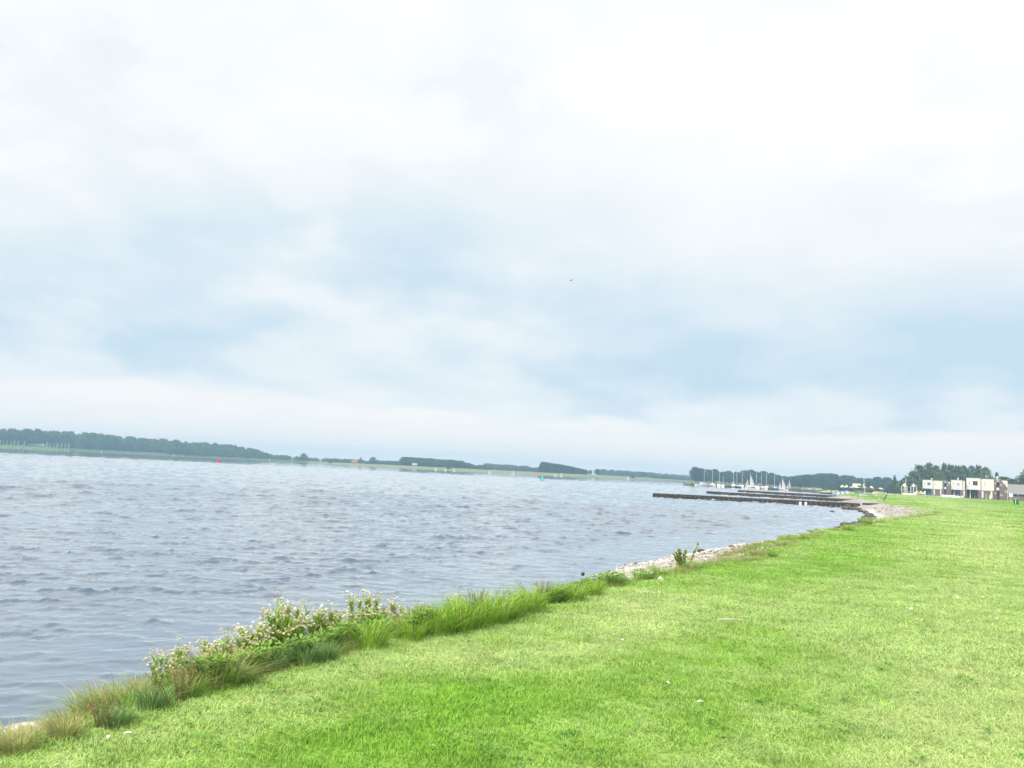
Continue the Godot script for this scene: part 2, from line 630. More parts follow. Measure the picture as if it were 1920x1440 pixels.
func add_weeds() -> void:
	# broad-leaved weeds: clover and plantain in the lawn, nettles and docks' young leaves on the bank
	rng.seed = 19
	var m := mat_tinted(0.6, 0.35, 0.5)
	for kind in 2:
		var s := Shape.new()
		for i in [16, 60][kind]:
			var a := rng.randf() * TAU
			var d := Vector3(cos(a), 0, sin(a))
			var k := rng.randf_range(0.7, 1.3)
			s.tint = Color(k, k, k)
			var at := d * rng.randf_range(0.0, 0.5) + Vector3(0, rng.randf() * [0.25, 1.0][kind], 0)
			var u: Vector3 = (d * 0.8 + Vector3(0, rng.randf_range(0.0, 0.7), 0)).normalized() * rng.randf_range(0.18, 0.34) * [1.0, 0.8][kind]
			var v: Vector3 = u.cross(Vector3.UP).normalized() * u.length() * rng.randf_range(0.28, 0.45)
			s.quad(at, at + u * 0.5 - v, at + u, at + u * 0.5 + v)
		var mesh_ := s.mesh()
		var xf := []
		var cols := []
		for n in [2600, 900][kind]:
			var z: float = [-3.5, -6.2][kind] - [26.0, 8.0][kind] * pow(rng.randf(), 1.6)
			var x := 0.0
			if kind == 0: x = along(LAWN_EDGE, z) + 0.4 + (5.0 - z * 0.5) * rng.randf()
			else: x = lerpf(along(WATER_EDGE, z), along(LAWN_EDGE, z), rng.randf_range(0.7, 1.04))
			var c := patch2.get_noise_2d(x * 0.9 + 70.0, z * 0.9)
			if c < (0.02 if kind == 0 else -0.1): continue
			var size: float = rng.randf_range(0.045, 0.09) if kind == 0 else rng.randf_range(0.09, 0.2)
			xf.append(Transform3D(Basis(Vector3.UP, rng.randf() * TAU).scaled(Vector3.ONE * size), Vector3(x, land(x, z) + [0.02, 0.0][kind], z)))
			cols.append((Color(0.17, 0.37, 0.055) if kind == 0 else Color(0.20, 0.36, 0.06)) * rng.randf_range(0.75, 1.25))
		scatter("weeds", mesh_, m, xf, cols, ["clover and plantain leaves mixed into the lawn", "leafy green weeds mixed into the bank's long grass"][kind], "weeds")

# ---------------------------------------------------------------- plants on the bank
const ORDER := ["first", "second", "third", "fourth", "fifth", "sixth", "seventh", "eighth", "ninth", "tenth", "eleventh", "twelfth", "thirteenth", "fourteenth", "fifteenth", "sixteenth", "seventeenth", "eighteenth", "nineteenth", "twentieth", "twenty-first", "twenty-second", "twenty-third", "twenty-fourth", "twenty-fifth", "twenty-sixth", "twenty-seventh", "twenty-eighth", "twenty-ninth", "thirtieth"]

func long_blade(s: Shape, at: Vector3, h: float, w: float, dir: Vector3, bend: float, col: Color) -> void:
	# an arching blade of three joints
	var side := dir.cross(Vector3.UP).normalized().rotated(Vector3.UP, rng.randf_range(-0.6, 0.6)) * w * 0.5
	var p := []
	for i in 4:
		var t := i / 3.0
		p.append(at + Vector3(0, h * (t - bend * 0.35 * t * t * t), 0) + dir * h * bend * t * t)
	s.tint = col
	s.quad(p[0] - side * 0.8, p[1] - side, p[1] + side, p[0] + side * 0.8)
	s.quad(p[1] - side, p[2] - side * 0.75, p[2] + side * 0.75, p[1] + side)
	s.tri(p[2] - side * 0.75, p[3], p[2] + side * 0.75)

func tussock_mesh(count: int, radius: float, base: Color, straw: float, lean := Vector3.ZERO) -> ArrayMesh:
	# one metre tall before it is scaled
	var s := Shape.new()
	for i in count:
		var a := rng.randf() * TAU
		var r := sqrt(rng.randf()) * radius
		var d := Vector3(cos(a), 0, sin(a))
		var k := rng.randf_range(0.65, 1.35)
		var col := base * k
		if rng.randf() < straw: col = Color(0.42, 0.36, 0.19) * k
		long_blade(s, d * r + Vector3(0, -0.08, 0), rng.randf_range(0.55, 1.1), rng.randf_range(0.009, 0.019), (d * rng.randf_range(0.3, 1.0) + lean).normalized(), rng.randf_range(0.15, 0.85), col)
	return s.mesh()

func flower_head(s: Shape, at: Vector3, r: float, up: Vector3, col: Color) -> void:
	# a small daisy head: ray florets in a shallow cone round a yellow disc
	var a := up.cross(Vector3(0.3, 0.2, 0.9)).normalized()
	var b := up.cross(a)
	s.tint = col
	for k in 6:
		var t := TAU * k / 6.0
		var t2 := t + 0.72
		s.tri(at, at + (a * cos(t) + b * sin(t)) * r + up * r * 0.35, at + (a * cos(t2) + b * sin(t2)) * r + up * r * 0.35)
	s.tint = Color(0.55, 0.42, 0.10)
	for k in 3:
		var t := TAU * k / 3.0
		var t2 := t + TAU / 3.0
		s.tri(at + up * r * 0.45, at + (a * cos(t) + b * sin(t)) * r * 0.45 + up * r * 0.2, at + (a * cos(t2) + b * sin(t2)) * r * 0.45 + up * r * 0.2)

func aster_parts(kind: int) -> Array:
	# stems, leaves and flower heads of one flowering plant, one metre tall before it is scaled
	var stems := Shape.new()
	var leaves := Shape.new()
	var heads := Shape.new()
	var green := [Color(0.32, 0.48, 0.08), Color(0.28, 0.42, 0.09), Color(0.36, 0.48, 0.09)][kind] as Color
	var petal := [Color(0.68, 0.65, 0.50), Color(0.66, 0.58, 0.52), Color(0.74, 0.73, 0.64)][kind] as Color
	for n in [7, 6, 5][kind]:
		var a := rng.randf() * TAU
		var d := Vector3(cos(a), 0, sin(a))
		var hh := rng.randf_range(0.68, 1.0)
		var lean := d * rng.randf_range(0.05, 0.26)
		var foot := d * rng.randf_range(0.0, 0.10) + Vector3(0, -0.12, 0)
		var p := []
		for i in 5:
			var t := i / 4.0
			p.append(foot + lean * t * t + Vector3(0, (hh + 0.1) * t * 0.8, 0))
		stems.tint = green * rng.randf_range(0.7, 1.0)
		if rng.randf() < 0.25: stems.tint = Color(0.24, 0.13, 0.07)
		stems.tube(p, [0.012, 0.011, 0.009, 0.007, 0.005], 5)
		for i in 36:
			var t := rng.randf_range(0.1, 1.05)
			var at := foot + lean * t * t + Vector3(0, (hh + 0.1) * t * 0.8, 0)
			var b := rng.randf() * TAU
			long_blade(leaves, at, rng.randf_range(0.13, 0.26) * (1.1 - 0.4 * t), rng.randf_range(0.024, 0.042), Vector3(cos(b), 0.1, sin(b)), rng.randf_range(0.5, 1.1), green * rng.randf_range(0.75, 1.3))
		# a flat-topped head of branching twigs
		for j in 5:
			var b := rng.randf() * TAU
			var from: Vector3 = p[3].lerp(p[4], rng.randf())
			var tip := foot + lean * 1.15 + Vector3(cos(b) * rng.randf_range(0.03, 0.13), (hh + 0.1) * rng.randf_range(0.82, 1.0), sin(b) * rng.randf_range(0.03, 0.13))
			stems.tint = green * 1.1
			stems.tube([from, from.lerp(tip, 0.6) + Vector3(0, -0.01, 0), tip], [0.005, 0.004, 0.003], 4)
			for q in 4:
				var up := Vector3(rng.randf_range(-0.7, 0.7), 1.0, rng.randf_range(-0.7, 0.7)).normalized()
				var k := rng.randf_range(0.75, 1.1)
				var col := petal * k
				if rng.randf() < 0.15: col = Color(0.50, 0.44, 0.26) * k
				flower_head(heads, tip + Vector3(rng.randf_range(-0.05, 0.05), rng.randf_range(-0.045, 0.03), rng.randf_range(-0.05, 0.05)), rng.randf_range(0.016, 0.026), up, col)
	return [stems.mesh(), leaves.mesh(), heads.mesh()]

func add_bank_plants() -> void:
	rng.seed = 12
	var green := mat_tinted(0.6, 0.35, 0.6)
	var matt := mat_tinted(0.8, 0.2, 0.35)
	var kinds := [aster_parts(0), aster_parts(1), aster_parts(2)]
	var spots := [[-2.42, -6.36, 0.24], [-2.42, -6.52, 0.31], [-2.34, -6.61, 0.24], [-2.23, -6.92, 0.33], [-2.15, -7.04, 0.30], [-2.09, -7.18, 0.34], [-2.06, -7.32, 0.37], [-2.01, -7.39, 0.41], [-1.95, -7.51, 0.36], [-1.91, -7.60, 0.51], [-1.84, -7.70, 0.44], [-1.77, -7.80, 0.40], [-1.71, -7.91, 0.37], [-1.66, -7.96, 0.31], [-1.59, -8.10, 0.35], [-1.54, -8.23, 0.25], [-1.45, -8.38, 0.23], [-1.40, -8.47, 0.40], [-1.29, -8.60, 0.40], [-1.23, -8.69, 0.37], [-1.15, -8.80, 0.28], [-1.03, -8.94, 0.32], [-0.96, -9.02, 0.25], [-0.89, -9.15, 0.24], [-0.51, -9.86, 0.34]]
	var looks := ["small sea aster with pinkish heads, %s flowering plant from the left on the bank", "pale sea aster in flower, %s flowering plant from the left on the bank", "leafy white-headed sea aster, %s flowering plant from the left on the bank"]
	for i in spots.size():
		var p: Array = spots[i]
		var kind := 1 if i in [0, 2, 6, 13, 16, 23] else (2 if i in [10, 12, 17, 18, 21] else 0)
		var label: String = looks[[1, 0, 2][kind]] % ORDER[i]
		if i == 9: label = "tallest pale sea aster on the bank, a stem rising above the others"
		if i == 24: label = "lone thin sea aster standing in bright long grass beyond the other flowers"
		var o := thing("sea_aster", label, "flower", Vector3(p[0], land(p[0], p[1]) - 0.01, p[1]), rng.randf() * TAU, "flowering plants along the bank")
		var k: Array = kinds[kind]
		var s: Vector3 = Vector3.ONE * (p[2] + 0.18)
		if i == 9 or i == 24: s = s * Vector3(0.7, 1, 0.7)
		for j in 3:
			var q := part(["stems", "leaves", "flower_heads"][j], k[j], matt if j == 2 else green, o)
			q.scale = s
	# tussocks of long grass
	var colors := [Color(0.17, 0.32, 0.05), Color(0.25, 0.43, 0.05), Color(0.14, 0.27, 0.085), Color(0.30, 0.34, 0.11)]
	var tm := []
	for q in colors.size(): tm.append(tussock_mesh(300, 0.36, colors[q], [0.12, 0.07, 0.1, 0.45][q], Vector3(0.15, 0, 0.08)))
	var tus := [[-2.52, -4.70, 0.12, 3], [-2.41, -4.98, 0.13, 3], [-2.25, -5.24, 0.13, 2], [-2.18, -5.62, 0.15, 2], [-2.07, -5.90, 0.14, 0], [-1.86, -6.25, 0.16, 0], [-1.75, -6.69, 0.16, 2], [-1.53, -6.95, 0.19, 2], [-1.39, -7.07, 0.15, 2], [-1.14, -7.65, 0.25, 1], [-0.81, -8.07, 0.19, 1], [-0.62, -8.38, 0.27, 1], [-0.45, -8.61, 0.30, 1], [-0.31, -8.82, 0.32, 1], [-0.13, -9.17, 0.33, 1], [0.04, -9.54, 0.30, 1], [0.28, -10.03, 0.30, 1], [0.64, -10.94, 0.26, 0], [0.92, -11.12, 0.22, 1], [1.22, -11.69, 0.20, 1], [1.61, -12.68, 0.21, 0], [2.26, -13.98, 0.21, 1], [2.65, -14.49, 0.19, 1], [3.69, -16.58, 0.22, 1], [4.20, -17.19, 0.19, 3], [5.78, -19.73, 0.22, 3], [5.88, -18.95, 0.15, 0], [8.88, -25.50, 0.17, 1], [12.86, -32.34, 0.26, 1], [16.07, -38.31, 0.31, 1]]
	var say := ["mid-green grass tussock", "bright green grass tussock", "blue-green grass tussock", "half-dry yellowish grass tussock"]
	for i in tus.size():
		var p: Array = tus[i]
		var o := top("grass_tussock", tm[p[3]], green, "%s, %s tussock from the left along the lawn's edge" % [say[p[3]], ORDER[i]], "grass", Vector3(p[0], land(p[0], p[1]), p[1]), "tussocks along the lawn's edge")
		var s: float = p[2] * 1.25
		o.scale = Vector3(s * 1.35, s, s * 1.35)
		o.rotation.y = rng.randf() * TAU
	# reddish dock and dead stalks among the grass
	var dock := Shape.new()
	for n in 9:
		var a := rng.randf() * TAU
		var d := Vector3(cos(a), 0, sin(a)) * rng.randf_range(0.2, 1.1)
		dock.tint = Color(0.20, 0.13, 0.07)
		dock.tube([d * 0.3 + Vector3(0, -0.1, 0), d * 0.6 + Vector3(0, 0.45, 0), d + Vector3(0, 0.85, 0)], [0.016, 0.012, 0.006], 4)
		for k in 26:
			dock.tint = Color(0.27, 0.17, 0.11) * rng.randf_range(0.6, 1.5)
			var t := rng.randf_range(0.35, 1.0)
			var c := d * lerpf(0.5, 1.0, t) + Vector3(rng.randf_range(-0.05, 0.05), 0.85 * t, rng.randf_range(-0.05, 0.05))
			var e := Vector3(rng.randf_range(-1, 1), rng.randf_range(-1, 1), rng.randf_range(-1, 1)).normalized() * 0.035
			dock.tri(c - e, c + e.cross(Vector3.UP), c + e)
	var dm := dock.mesh()
	var docks := [[-2.05, -5.75, 0.24, "low reddish seeding dock under the small asters"], [-2.0, -6.35, 0.26, "reddish-brown dock between grass and the leftmost asters"], [-0.82, -8.75, 0.34, "dark brown dock at the end of the flower clump"], [-0.25, -9.35, 0.36, "thin brown dock rising from bright long grass"], [0.5, -10.75, 0.34, "brown dock stalks in the tussock by the shingle"], [-2.3, -5.2, 0.18, "low russet dock lowest on the near bank"]]
	for d in docks:
		var o := top("dock_plant", dm, matt, d[3], "plant", Vector3(d[0], land(d[0], d[1]), d[1]), "dock plants on the bank")
		o.scale = Vector3.ONE * d[2]
		o.rotation.y = rng.randf() * TAU
	# a young willow on the shingle
	var y0 := land(3.4, -16.3)
	var sap := thing("willow_sapling", "small upright leafy sapling at the edge of the shingle", "sapling", Vector3(3.4, y0, -16.3))
	var st := Shape.new()
	var lv := Shape.new()
	for n in 9:
		var d := Vector3(rng.randf_range(-0.2, 0.2), 0, rng.randf_range(-0.15, 0.15))
		var hh := rng.randf_range(0.3, 0.56)
		st.tint = Color(0.16, 0.13, 0.06)
		st.tube([d * 0.3 + Vector3(0, -0.03, 0), d * 0.8 + Vector3(0, hh * 0.6, 0), d * 1.3 + Vector3(0, hh, 0)], [0.006, 0.005, 0.003], 5)
		for k in 26:
			var t := rng.randf_range(0.2, 1.0)
			var a := rng.randf() * TAU
			long_blade(lv, d * lerpf(0.3, 1.3, t) + Vector3(0, hh * t, 0), rng.randf_range(0.05, 0.085), 0.04, Vector3(cos(a), 0, sin(a)), 1.3, Color(0.36, 0.44, 0.11) * rng.randf_range(0.7, 1.3))
	part("stems", st, green, sap)
	part("leaves", lv, green, sap)
	# the long grass of the bank, which nobody could count
	var fringe := []
	for q in 3: fringe.append(tussock_mesh(70, 0.46, [Color(0.18, 0.33, 0.055), Color(0.25, 0.36, 0.08), Color(0.33, 0.32, 0.15)][q], [0.2, 0.3, 0.55][q], Vector3(0.1, 0, 0.05)))
	for q in 3:
		var xf := []
		var cols := []
		for n in 3400:
			var z := -4.0 - 66.0 * pow(rng.randf(), 2.2)
			var xw := along(WATER_EDGE, z)
			var xe := along(LAWN_EDGE, z)
			var t := rng.randf_range(0.42, 1.06)
			var near := smoothstep(-13.0, -9.0, z)
			var x0 := lerpf(xw, xe, t)
			if t < lerpf(0.92 if patch.get_noise_2d(x0 * 2.0, z * 2.0) < 0.12 else 0.6, 0.42, near): continue
			if z < -13.0 and z > -19.0 and t < 0.9: continue
			var x := lerpf(xw, xe, t)
			var h := rng.randf_range(0.10, 0.22) * (1.0 - 0.3 * absf(t - 0.85)) * lerpf(0.8, 1.0, near)
			if t > 1.0: h *= 0.55
			var lie := patch2.get_noise_2d(x * 1.1, z * 1.1) + 0.6 * patch.get_noise_2d(x * 3.0, z * 3.0)
			if lie < -0.28: continue
			h *= clampf(0.75 + 1.3 * lie, 0.4, 1.5) * lerpf(1.0, 0.6, smoothstep(-6.5, -4.5, z))
			if q == 2: h *= 0.9
			var b := Basis(Vector3.UP, rng.randf() * TAU).scaled(Vector3(h * 1.7, h, h * 1.7))
			xf.append(Transform3D(b, Vector3(x, land(x, z), z)))
			var k := rng.randf_range(0.8, 1.2)
			cols.append(Color(k, k, k))
		scatter("grass", fringe[q], green, xf, cols, ["long green grass along the bank", "yellow-green long grass along the bank", "dry bleached grass along the bank"][q], "grass")

# ---------------------------------------------------------------- small things on the lawn
func lump(size: Vector3, rough: float, seed_: int, fineness := 3) -> Shape:
	# a rounded stone: a ball pushed in and out by noise, flat-faced
	var f := FastNoiseLite.new()
	f.seed = seed_
	f.frequency = 0.9
	var s := Shape.new()
	var rows := 3 + fineness * 2
	var cols := 5 + fineness * 3
	var first := 0
	for i in rows + 1:
		var e := PI * (float(i) / rows - 0.5)
		for k in cols:
			var a := TAU * k / cols
			var d := Vector3(cos(e) * cos(a), sin(e), cos(e) * sin(a))
			s.v.append(d * (1.0 + rough * f.get_noise_3dv(d * 1.6) + rough * 0.4 * f.get_noise_3dv(d * 4.0)) * size * 0.5)
			s.c.append(Color.WHITE)
	for i in rows:
		for k in cols:
			var k2 := (k + 1) % cols
			for j in [i * cols + k, i * cols + cols + k, i * cols + cols + k2, i * cols + k, i * cols + cols + k2, i * cols + k2]: s.ix.append(j)
	return s

func add_lawn_bits() -> void:
	rng.seed = 44
	var white := mat_plain(Color(0.82, 0.81, 0.78), 0.8, 0.2)
	white.backlight_enabled = true
	white.backlight = Color(0.5, 0.5, 0.5)
	var quill := mat_plain(Color(0.6, 0.55, 0.45), 0.7, 0.3)
	var spots := [[6.26, -11.01, "white feather alone on the lawn by the right edge"], [1.31, -6.76, "white feather among green turf, left of two close together"], [1.44, -6.22, "small white feather just below a bigger feather in the lawn"], [15.45, -36.79, "white feather on the lawn beside the inner corner of the beach"], [7.86, -20.98, "small white feather lying far up the lawn near a dark tussock"], [9.2, -21.82, "white feather lying far up the middle of the lawn"], [-2.06, -4.99, "white feather by the near bank, right one of a pair"], [-2.14, -4.91, "white feather by the near bank, left one of a pair"], [1.17, -8.39, "tiny white feather where raked straw meets green turf"], [5.48, -13.76, "white feather in the middle of the pale mown stripe"]]
	for p in spots:
		var o := thing("feather", p[2], "feather", Vector3(p[0], land(p[0], p[1]) + 0.035, p[1]), rng.randf() * TAU, "white feathers on the lawn")
		var v := Shape.new()
		for i in 6:
			var t := i / 6.0
			var t2 := (i + 1) / 6.0
			var w := 0.026 * sin(PI * (0.1 + 0.85 * t))
			var w2 := 0.026 * sin(PI * (0.1 + 0.85 * t2))
			for sd in [-1.0, 1.0]:
				v.quad(Vector3(t * 0.12 - 0.06, 0.012 * sin(t * PI), 0), Vector3(t2 * 0.12 - 0.06, 0.012 * sin(t2 * PI), 0), Vector3(t2 * 0.12 - 0.05, 0.012 * sin(t2 * PI) + w2 * 0.5, sd * w2), Vector3(t * 0.12 - 0.05, 0.012 * sin(t * PI) + w * 0.5, sd * w))
		o.scale = Vector3.ONE * rng.randf_range(0.34, 0.5)
		part("vane", v, white, o)
		part("quill", Shape.new().tube([Vector3(-0.09, 0, 0), Vector3(0, 0.014, 0), Vector3(0.055, 0.004, 0)], [0.0016, 0.0014, 0.0008], 4), quill, o)
	var tw := Shape.new().tube([Vector3(-0.16, 0.0, 0), Vector3(-0.02, 0.012, 0.02), Vector3(0.15, 0.006, -0.01)], [0.007, 0.008, 0.005], 5)
	tw.tube([Vector3(0.03, 0.01, 0.015), Vector3(0.08, 0.03, 0.05)], [0.005, 0.002], 4)
	top("twig", tw, mat_noise(0.2, 0.05, [[0.0, Color(0.35, 0.30, 0.22)], [1.0, Color(0.6, 0.55, 0.45)]], 4), "pale dry twig lying in the middle of the lawn", "twig", Vector3(2.6, land(2.6, -9.84) + 0.045, -9.84))
	var fl := thing("tall_daisy", "single white flower on a thin stalk standing in the lawn", "flower", Vector3(2.12, land(2.12, -11.6), -11.6))
	part("stalk", Shape.new().tube([Vector3(0, 0, 0), Vector3(0.01, 0.12, 0), Vector3(0.0, 0.25, 0.01)], [0.004, 0.003, 0.003], 5), mat_plain(Color(0.2, 0.25, 0.08)), fl)
	var hd := Shape.new()
	for q in 9: flower_head(hd, Vector3(rng.randf_range(-0.02, 0.02), 0.25 + rng.randf_range(-0.015, 0.02), rng.randf_range(-0.02, 0.02)), 0.02, Vector3(rng.randf_range(-0.8, 0.8), 0.6, rng.randf_range(-0.4, 1.0)).normalized(), Color(0.8, 0.79, 0.74))
	part("flower_head", hd, mat_tinted(0.8, 0.2, 0.3), fl)
	# daisies and down scattered over the farther lawn
	var one := Shape.new()
	for q in 5: flower_head(one, Vector3(rng.randf_range(-0.05, 0.05), 0.05, rng.randf_range(-0.05, 0.05)), 0.02, Vector3(rng.randf_range(-0.6, 0.6), 1, rng.randf_range(0, 0.9)).normalized(), Color(0.8, 0.8, 0.76))
	var xf := []
	var cols := []
	for n in 150:
		var z := -9.0 - 95.0 * rng.randf() * rng.randf()
		var x := along(LAWN_EDGE, z) + 1.0 + rng.randf() * (6.0 - z * 0.25)
		if patch.get_noise_2d(x * 0.4, z * 0.4 + 9.0) < 0.05: continue
		xf.append(Transform3D(Basis(Vector3.UP, rng.randf() * TAU).scaled(Vector3.ONE * rng.randf_range(0.35, 0.8)), Vector3(x, land(x, z) + 0.01, z)))
		cols.append(Color.WHITE)
	for n in 46:                                     # two loose lines of white down beyond the beach
		var first := n < 30
		var x := (lerpf(51.5, 56.5, rng.randf()) if first else lerpf(54.0, 59.0, rng.randf()))
		var z := (-104.0 if first else -133.0) + rng.randf_range(-1.2, 1.2)
		xf.append(Transform3D(Basis(Vector3.UP, rng.randf() * TAU).scaled(Vector3.ONE * 1.5), Vector3(x, land(x, z), z)))
		cols.append(Color.WHITE)
	scatter("daisies", one.mesh(), mat_tinted(0.8, 0.2), xf, cols, "tiny white daisies and down dotted over the lawn", "daisies")

# ---------------------------------------------------------------- stones at the water's edge
func add_stones() -> void:
	rng.seed = 61
	var dark := mat_noise(0.5, 0.02, [[0.0, Color(0.025, 0.022, 0.018)], [0.5, Color(0.07, 0.062, 0.05)], [1.0, Color(0.15, 0.13, 0.11)]], 14, 0.55, 0.5)
	var rust := mat_noise(0.3, 0.03, [[0.0, Color(0.07, 0.035, 0.02)], [1.0, Color(0.22, 0.10, 0.05)]], 15, 0.5, 0.5)
	var shapes := []
	for q in 5: shapes.append(lump(Vector3(1.2, 0.8, 0.95), 0.55, 100 + q).mesh())
	var spots := [[23.94, -57.42, 0.75], [31.13, -74.03, 0.55], [32.68, -77.25, 0.6], [28.24, -67.46, 0.6], [28.42, -66.88, 0.65], [30.24, -70.75, 0.5], [26.54, -62.55, 0.55], [39.42, -96.17, 0.6], [37.11, -89.96, 0.55], [39.64, -97.73, 0.75], [38.75, -98.10, 0.8], [43.60, -109.68, 0.7], [20.70, -52.28, 0.65], [19.42, -49.92, 0.4], [18.84, -49.05, 0.35], [17.90, -47.50, 0.3], [15.99, -44.57, 0.38], [16.55, -45.73, 0.34], [17.37, -46.71, 0.3], [12.23, -37.21, 0.24], [31.41, -82.90, 0.4], [22.56, -55.78, 0.36], [1.95, -21.09, 0.09], [6.53, -28.73, 0.22], [22.0, -54.4, 0.42], [25.4, -60.2, 0.45], [29.4, -69.1, 0.5], [33.9, -80.4, 0.45], [35.6, -85.2, 0.5]]
	var by_z := spots.duplicate()
	by_z.sort_custom(func(a, b): return a[1] > b[1])
	for i in by_z.size():
		var p: Array = by_z[i]
		var o := top("boulder", shapes[i % 5], dark, "dark wet boulder at the water's edge, %s one along the shore towards the groynes" % ORDER[i], "rock", Vector3(p[0], maxf(land(p[0], p[1]), 0.0) + p[2] * 0.14, p[1]), "boulders at the water's edge")
		o.scale = Vector3(p[2], p[2] * rng.randf_range(0.6, 0.9), p[2])
		o.rotation.y = rng.randf() * TAU
	var st := top("boulder", shapes[2], rust, "rust-brown stone awash in the waves behind the asters", "rock", Vector3(-2.6, 0.05, -13.6))
	st.scale = Vector3(0.12, 0.09, 0.1)
	# shells and pebbles, past counting
	var peb := lump(Vector3(1.2, 0.6, 0.9), 0.3, 9, 0).mesh()
	var pm := mat_tinted(0.7, 0.35)
	var xf := []
	var cols := []
	for n in 15000:
		var z := -4.5 - 90.0 * pow(rng.randf(), 1.35)
		var xw := along(WATER_EDGE, z)
		var xe := along(LAWN_EDGE, z)
		var t := -0.05 + 1.0 * pow(rng.randf(), 0.85)
		if z > -13.0: t *= 0.6
		var x := lerpf(xw, xe, t)
		var s := rng.randf_range(0.018, 0.06) * (1.0 + 0.012 * -z)
		if rng.randf() < 0.04: s *= 2.2
		var b := Basis(Vector3.UP, rng.randf() * TAU).scaled(Vector3.ONE * s)
		xf.append(Transform3D(b, Vector3(x, land(x, z) + s * 0.12, z)))
		var k := rng.randf()
		var edge := exp(-pow((t - 0.12) / 0.10, 2.0))          # the white line of shells the waves leave
		var col := Color(0.40, 0.38, 0.34).lerp(Color(0.52, 0.51, 0.48), k)
		if rng.randf() < edge: col = Color(0.66, 0.65, 0.62)
		elif rng.randf() < 0.28: col = Color(0.16, 0.13, 0.11)
		elif rng.randf() < 0.12: col = Color(0.36, 0.29, 0.22)
		cols.append(col)
	scatter("pebbles", peb, pm, xf, cols, "shells and pebbles strewn along the beach", "pebbles")

# ---------------------------------------------------------------- timber groynes
func add_groynes() -> void:
	rng.seed = 71
	var wood := mat_noise(1.5, 0.03, [[0.0, Color(0.012, 0.010, 0.008)], [0.45, Color(0.035, 0.028, 0.020)], [0.7, Color(0.075, 0.06, 0.042)], [1.0, Color(0.16, 0.13, 0.10)]], 17, 0.7, 0.4)
	var rusty := mat_noise(1.2, 0.04, [[0.0, Color(0.02, 0.013, 0.010)], [0.5, Color(0.06, 0.032, 0.022)], [1.0, Color(0.15, 0.09, 0.065)]], 18, 0.75, 0.3)
	var bleached := mat_noise(1.0, 0.04, [[0.0, Color(0.10, 0.09, 0.075)], [1.0, Color(0.30, 0.27, 0.23)]], 20, 0.85, 0.2)
	var weed := mat_noise(0.6, 0.05, [[0.0, Color(0.02, 0.03, 0.012)], [1.0, Color(0.07, 0.075, 0.03)]], 19, 0.8, 0.3)
	var rows := [[Vector3(19.2, 0, -112.0), Vector3(45.4, 0, -110.5), 0.5, "nearest of three dark timber groynes running into the lake"], [Vector3(38.0, 0, -163.0), Vector3(62.4, 0, -149.0), 0.46, "middle one of three dark timber groynes running into the lake"], [Vector3(58.6, 0, -217.0), Vector3(80.5, 0, -196.0), 0.5, "farthest of three dark timber groynes running into the lake"]]
	var pile := Shape.new().lathe([[0.13, -1.2], [0.15, 0.0], [0.145, 0.85], [0.11, 0.97], [0.0, 1.0]], 8).mesh()
	var plank := Shape.new().box(Vector3.ZERO, Vector3(1.0, 0.2, 0.08)).mesh()
	for r in rows:
		var a: Vector3 = r[0]
		var b: Vector3 = r[1]
		var along_ := (b - a).normalized()
		var turn := atan2(-along_.z, along_.x)
		var length := a.distance_to(b)
		var g := thing("groyne", r[3], "groyne", a, turn, "timber groynes")
		var h: float = r[2]
		var x := 0.0
		while x < length:
			var front := rng.randf() < 0.5
			var m: Material = weed if rng.randf() < 0.18 else (rusty if x > length * 0.6 and rng.randf() < 0.5 else wood)
			for sd in [-1, 1]:
				var p := part("pile", pile, bleached if rng.randf() < 0.22 else m, g, Vector3(x + rng.randf_range(-0.06, 0.06), -0.05, sd * 0.2))
				p.scale = Vector3(rng.randf_range(0.85, 1.15), h * rng.randf_range(0.92, 1.06), rng.randf_range(0.85, 1.15))
			x += 0.62
		x = 0.0
		while x < length - 0.5:
			var l := minf(rng.randf_range(2.4, 3.6), length - x)
			for sd in [-1, 1]:
				for y in [0.06, 0.34, 0.6]:
					var p := part("plank", plank, rusty if rng.randf() < 0.35 and x > length * 0.4 else wood, g, Vector3(x + l * 0.5, h * (y + 0.1) + rng.randf_range(-0.01, 0.01), sd * 0.37))
					p.scale = Vector3(l - 0.03, h * 1.1, 1)
			var c := part("capping", plank, bleached if rng.randf() < 0.3 else wood, g, Vector3(x + l * 0.5, h * 0.83, 0))
			c.scale = Vector3(l - 0.02, 0.6, 2.6)
			x += l
	# the lone beam at the landward end of the nearest groyne
	var bm := Shape.new().bar(Vector3(0, 0, 0), Vector3(4.2, 0.12, 0.7), 0.22, 0.24)
	top("timber_beam", bm, wood, "dark squared beam lying on the shells at the nearest groyne's end", "beam", Vector3(45.9, 0.42, -110.8))
	var post := Shape.new().lathe([[0.0, -1.0], [0.16, -1.0], [0.16, 0.18], [0.11, 0.3], [0.0, 0.32]], 10)
	var wm := mat_plain(Color(0.78, 0.79, 0.8), 0.5, 0.4)
	top("mooring_float", post, wm, "white mooring float before the nearest groyne, left of the pair", "float", Vector3(37.4, 0, -109.4), "white floats by the groyne")
	top("mooring_float", post, wm, "white mooring float before the nearest groyne, right of the pair", "float", Vector3(38.1, 0, -109.4), "white floats by the groyne")

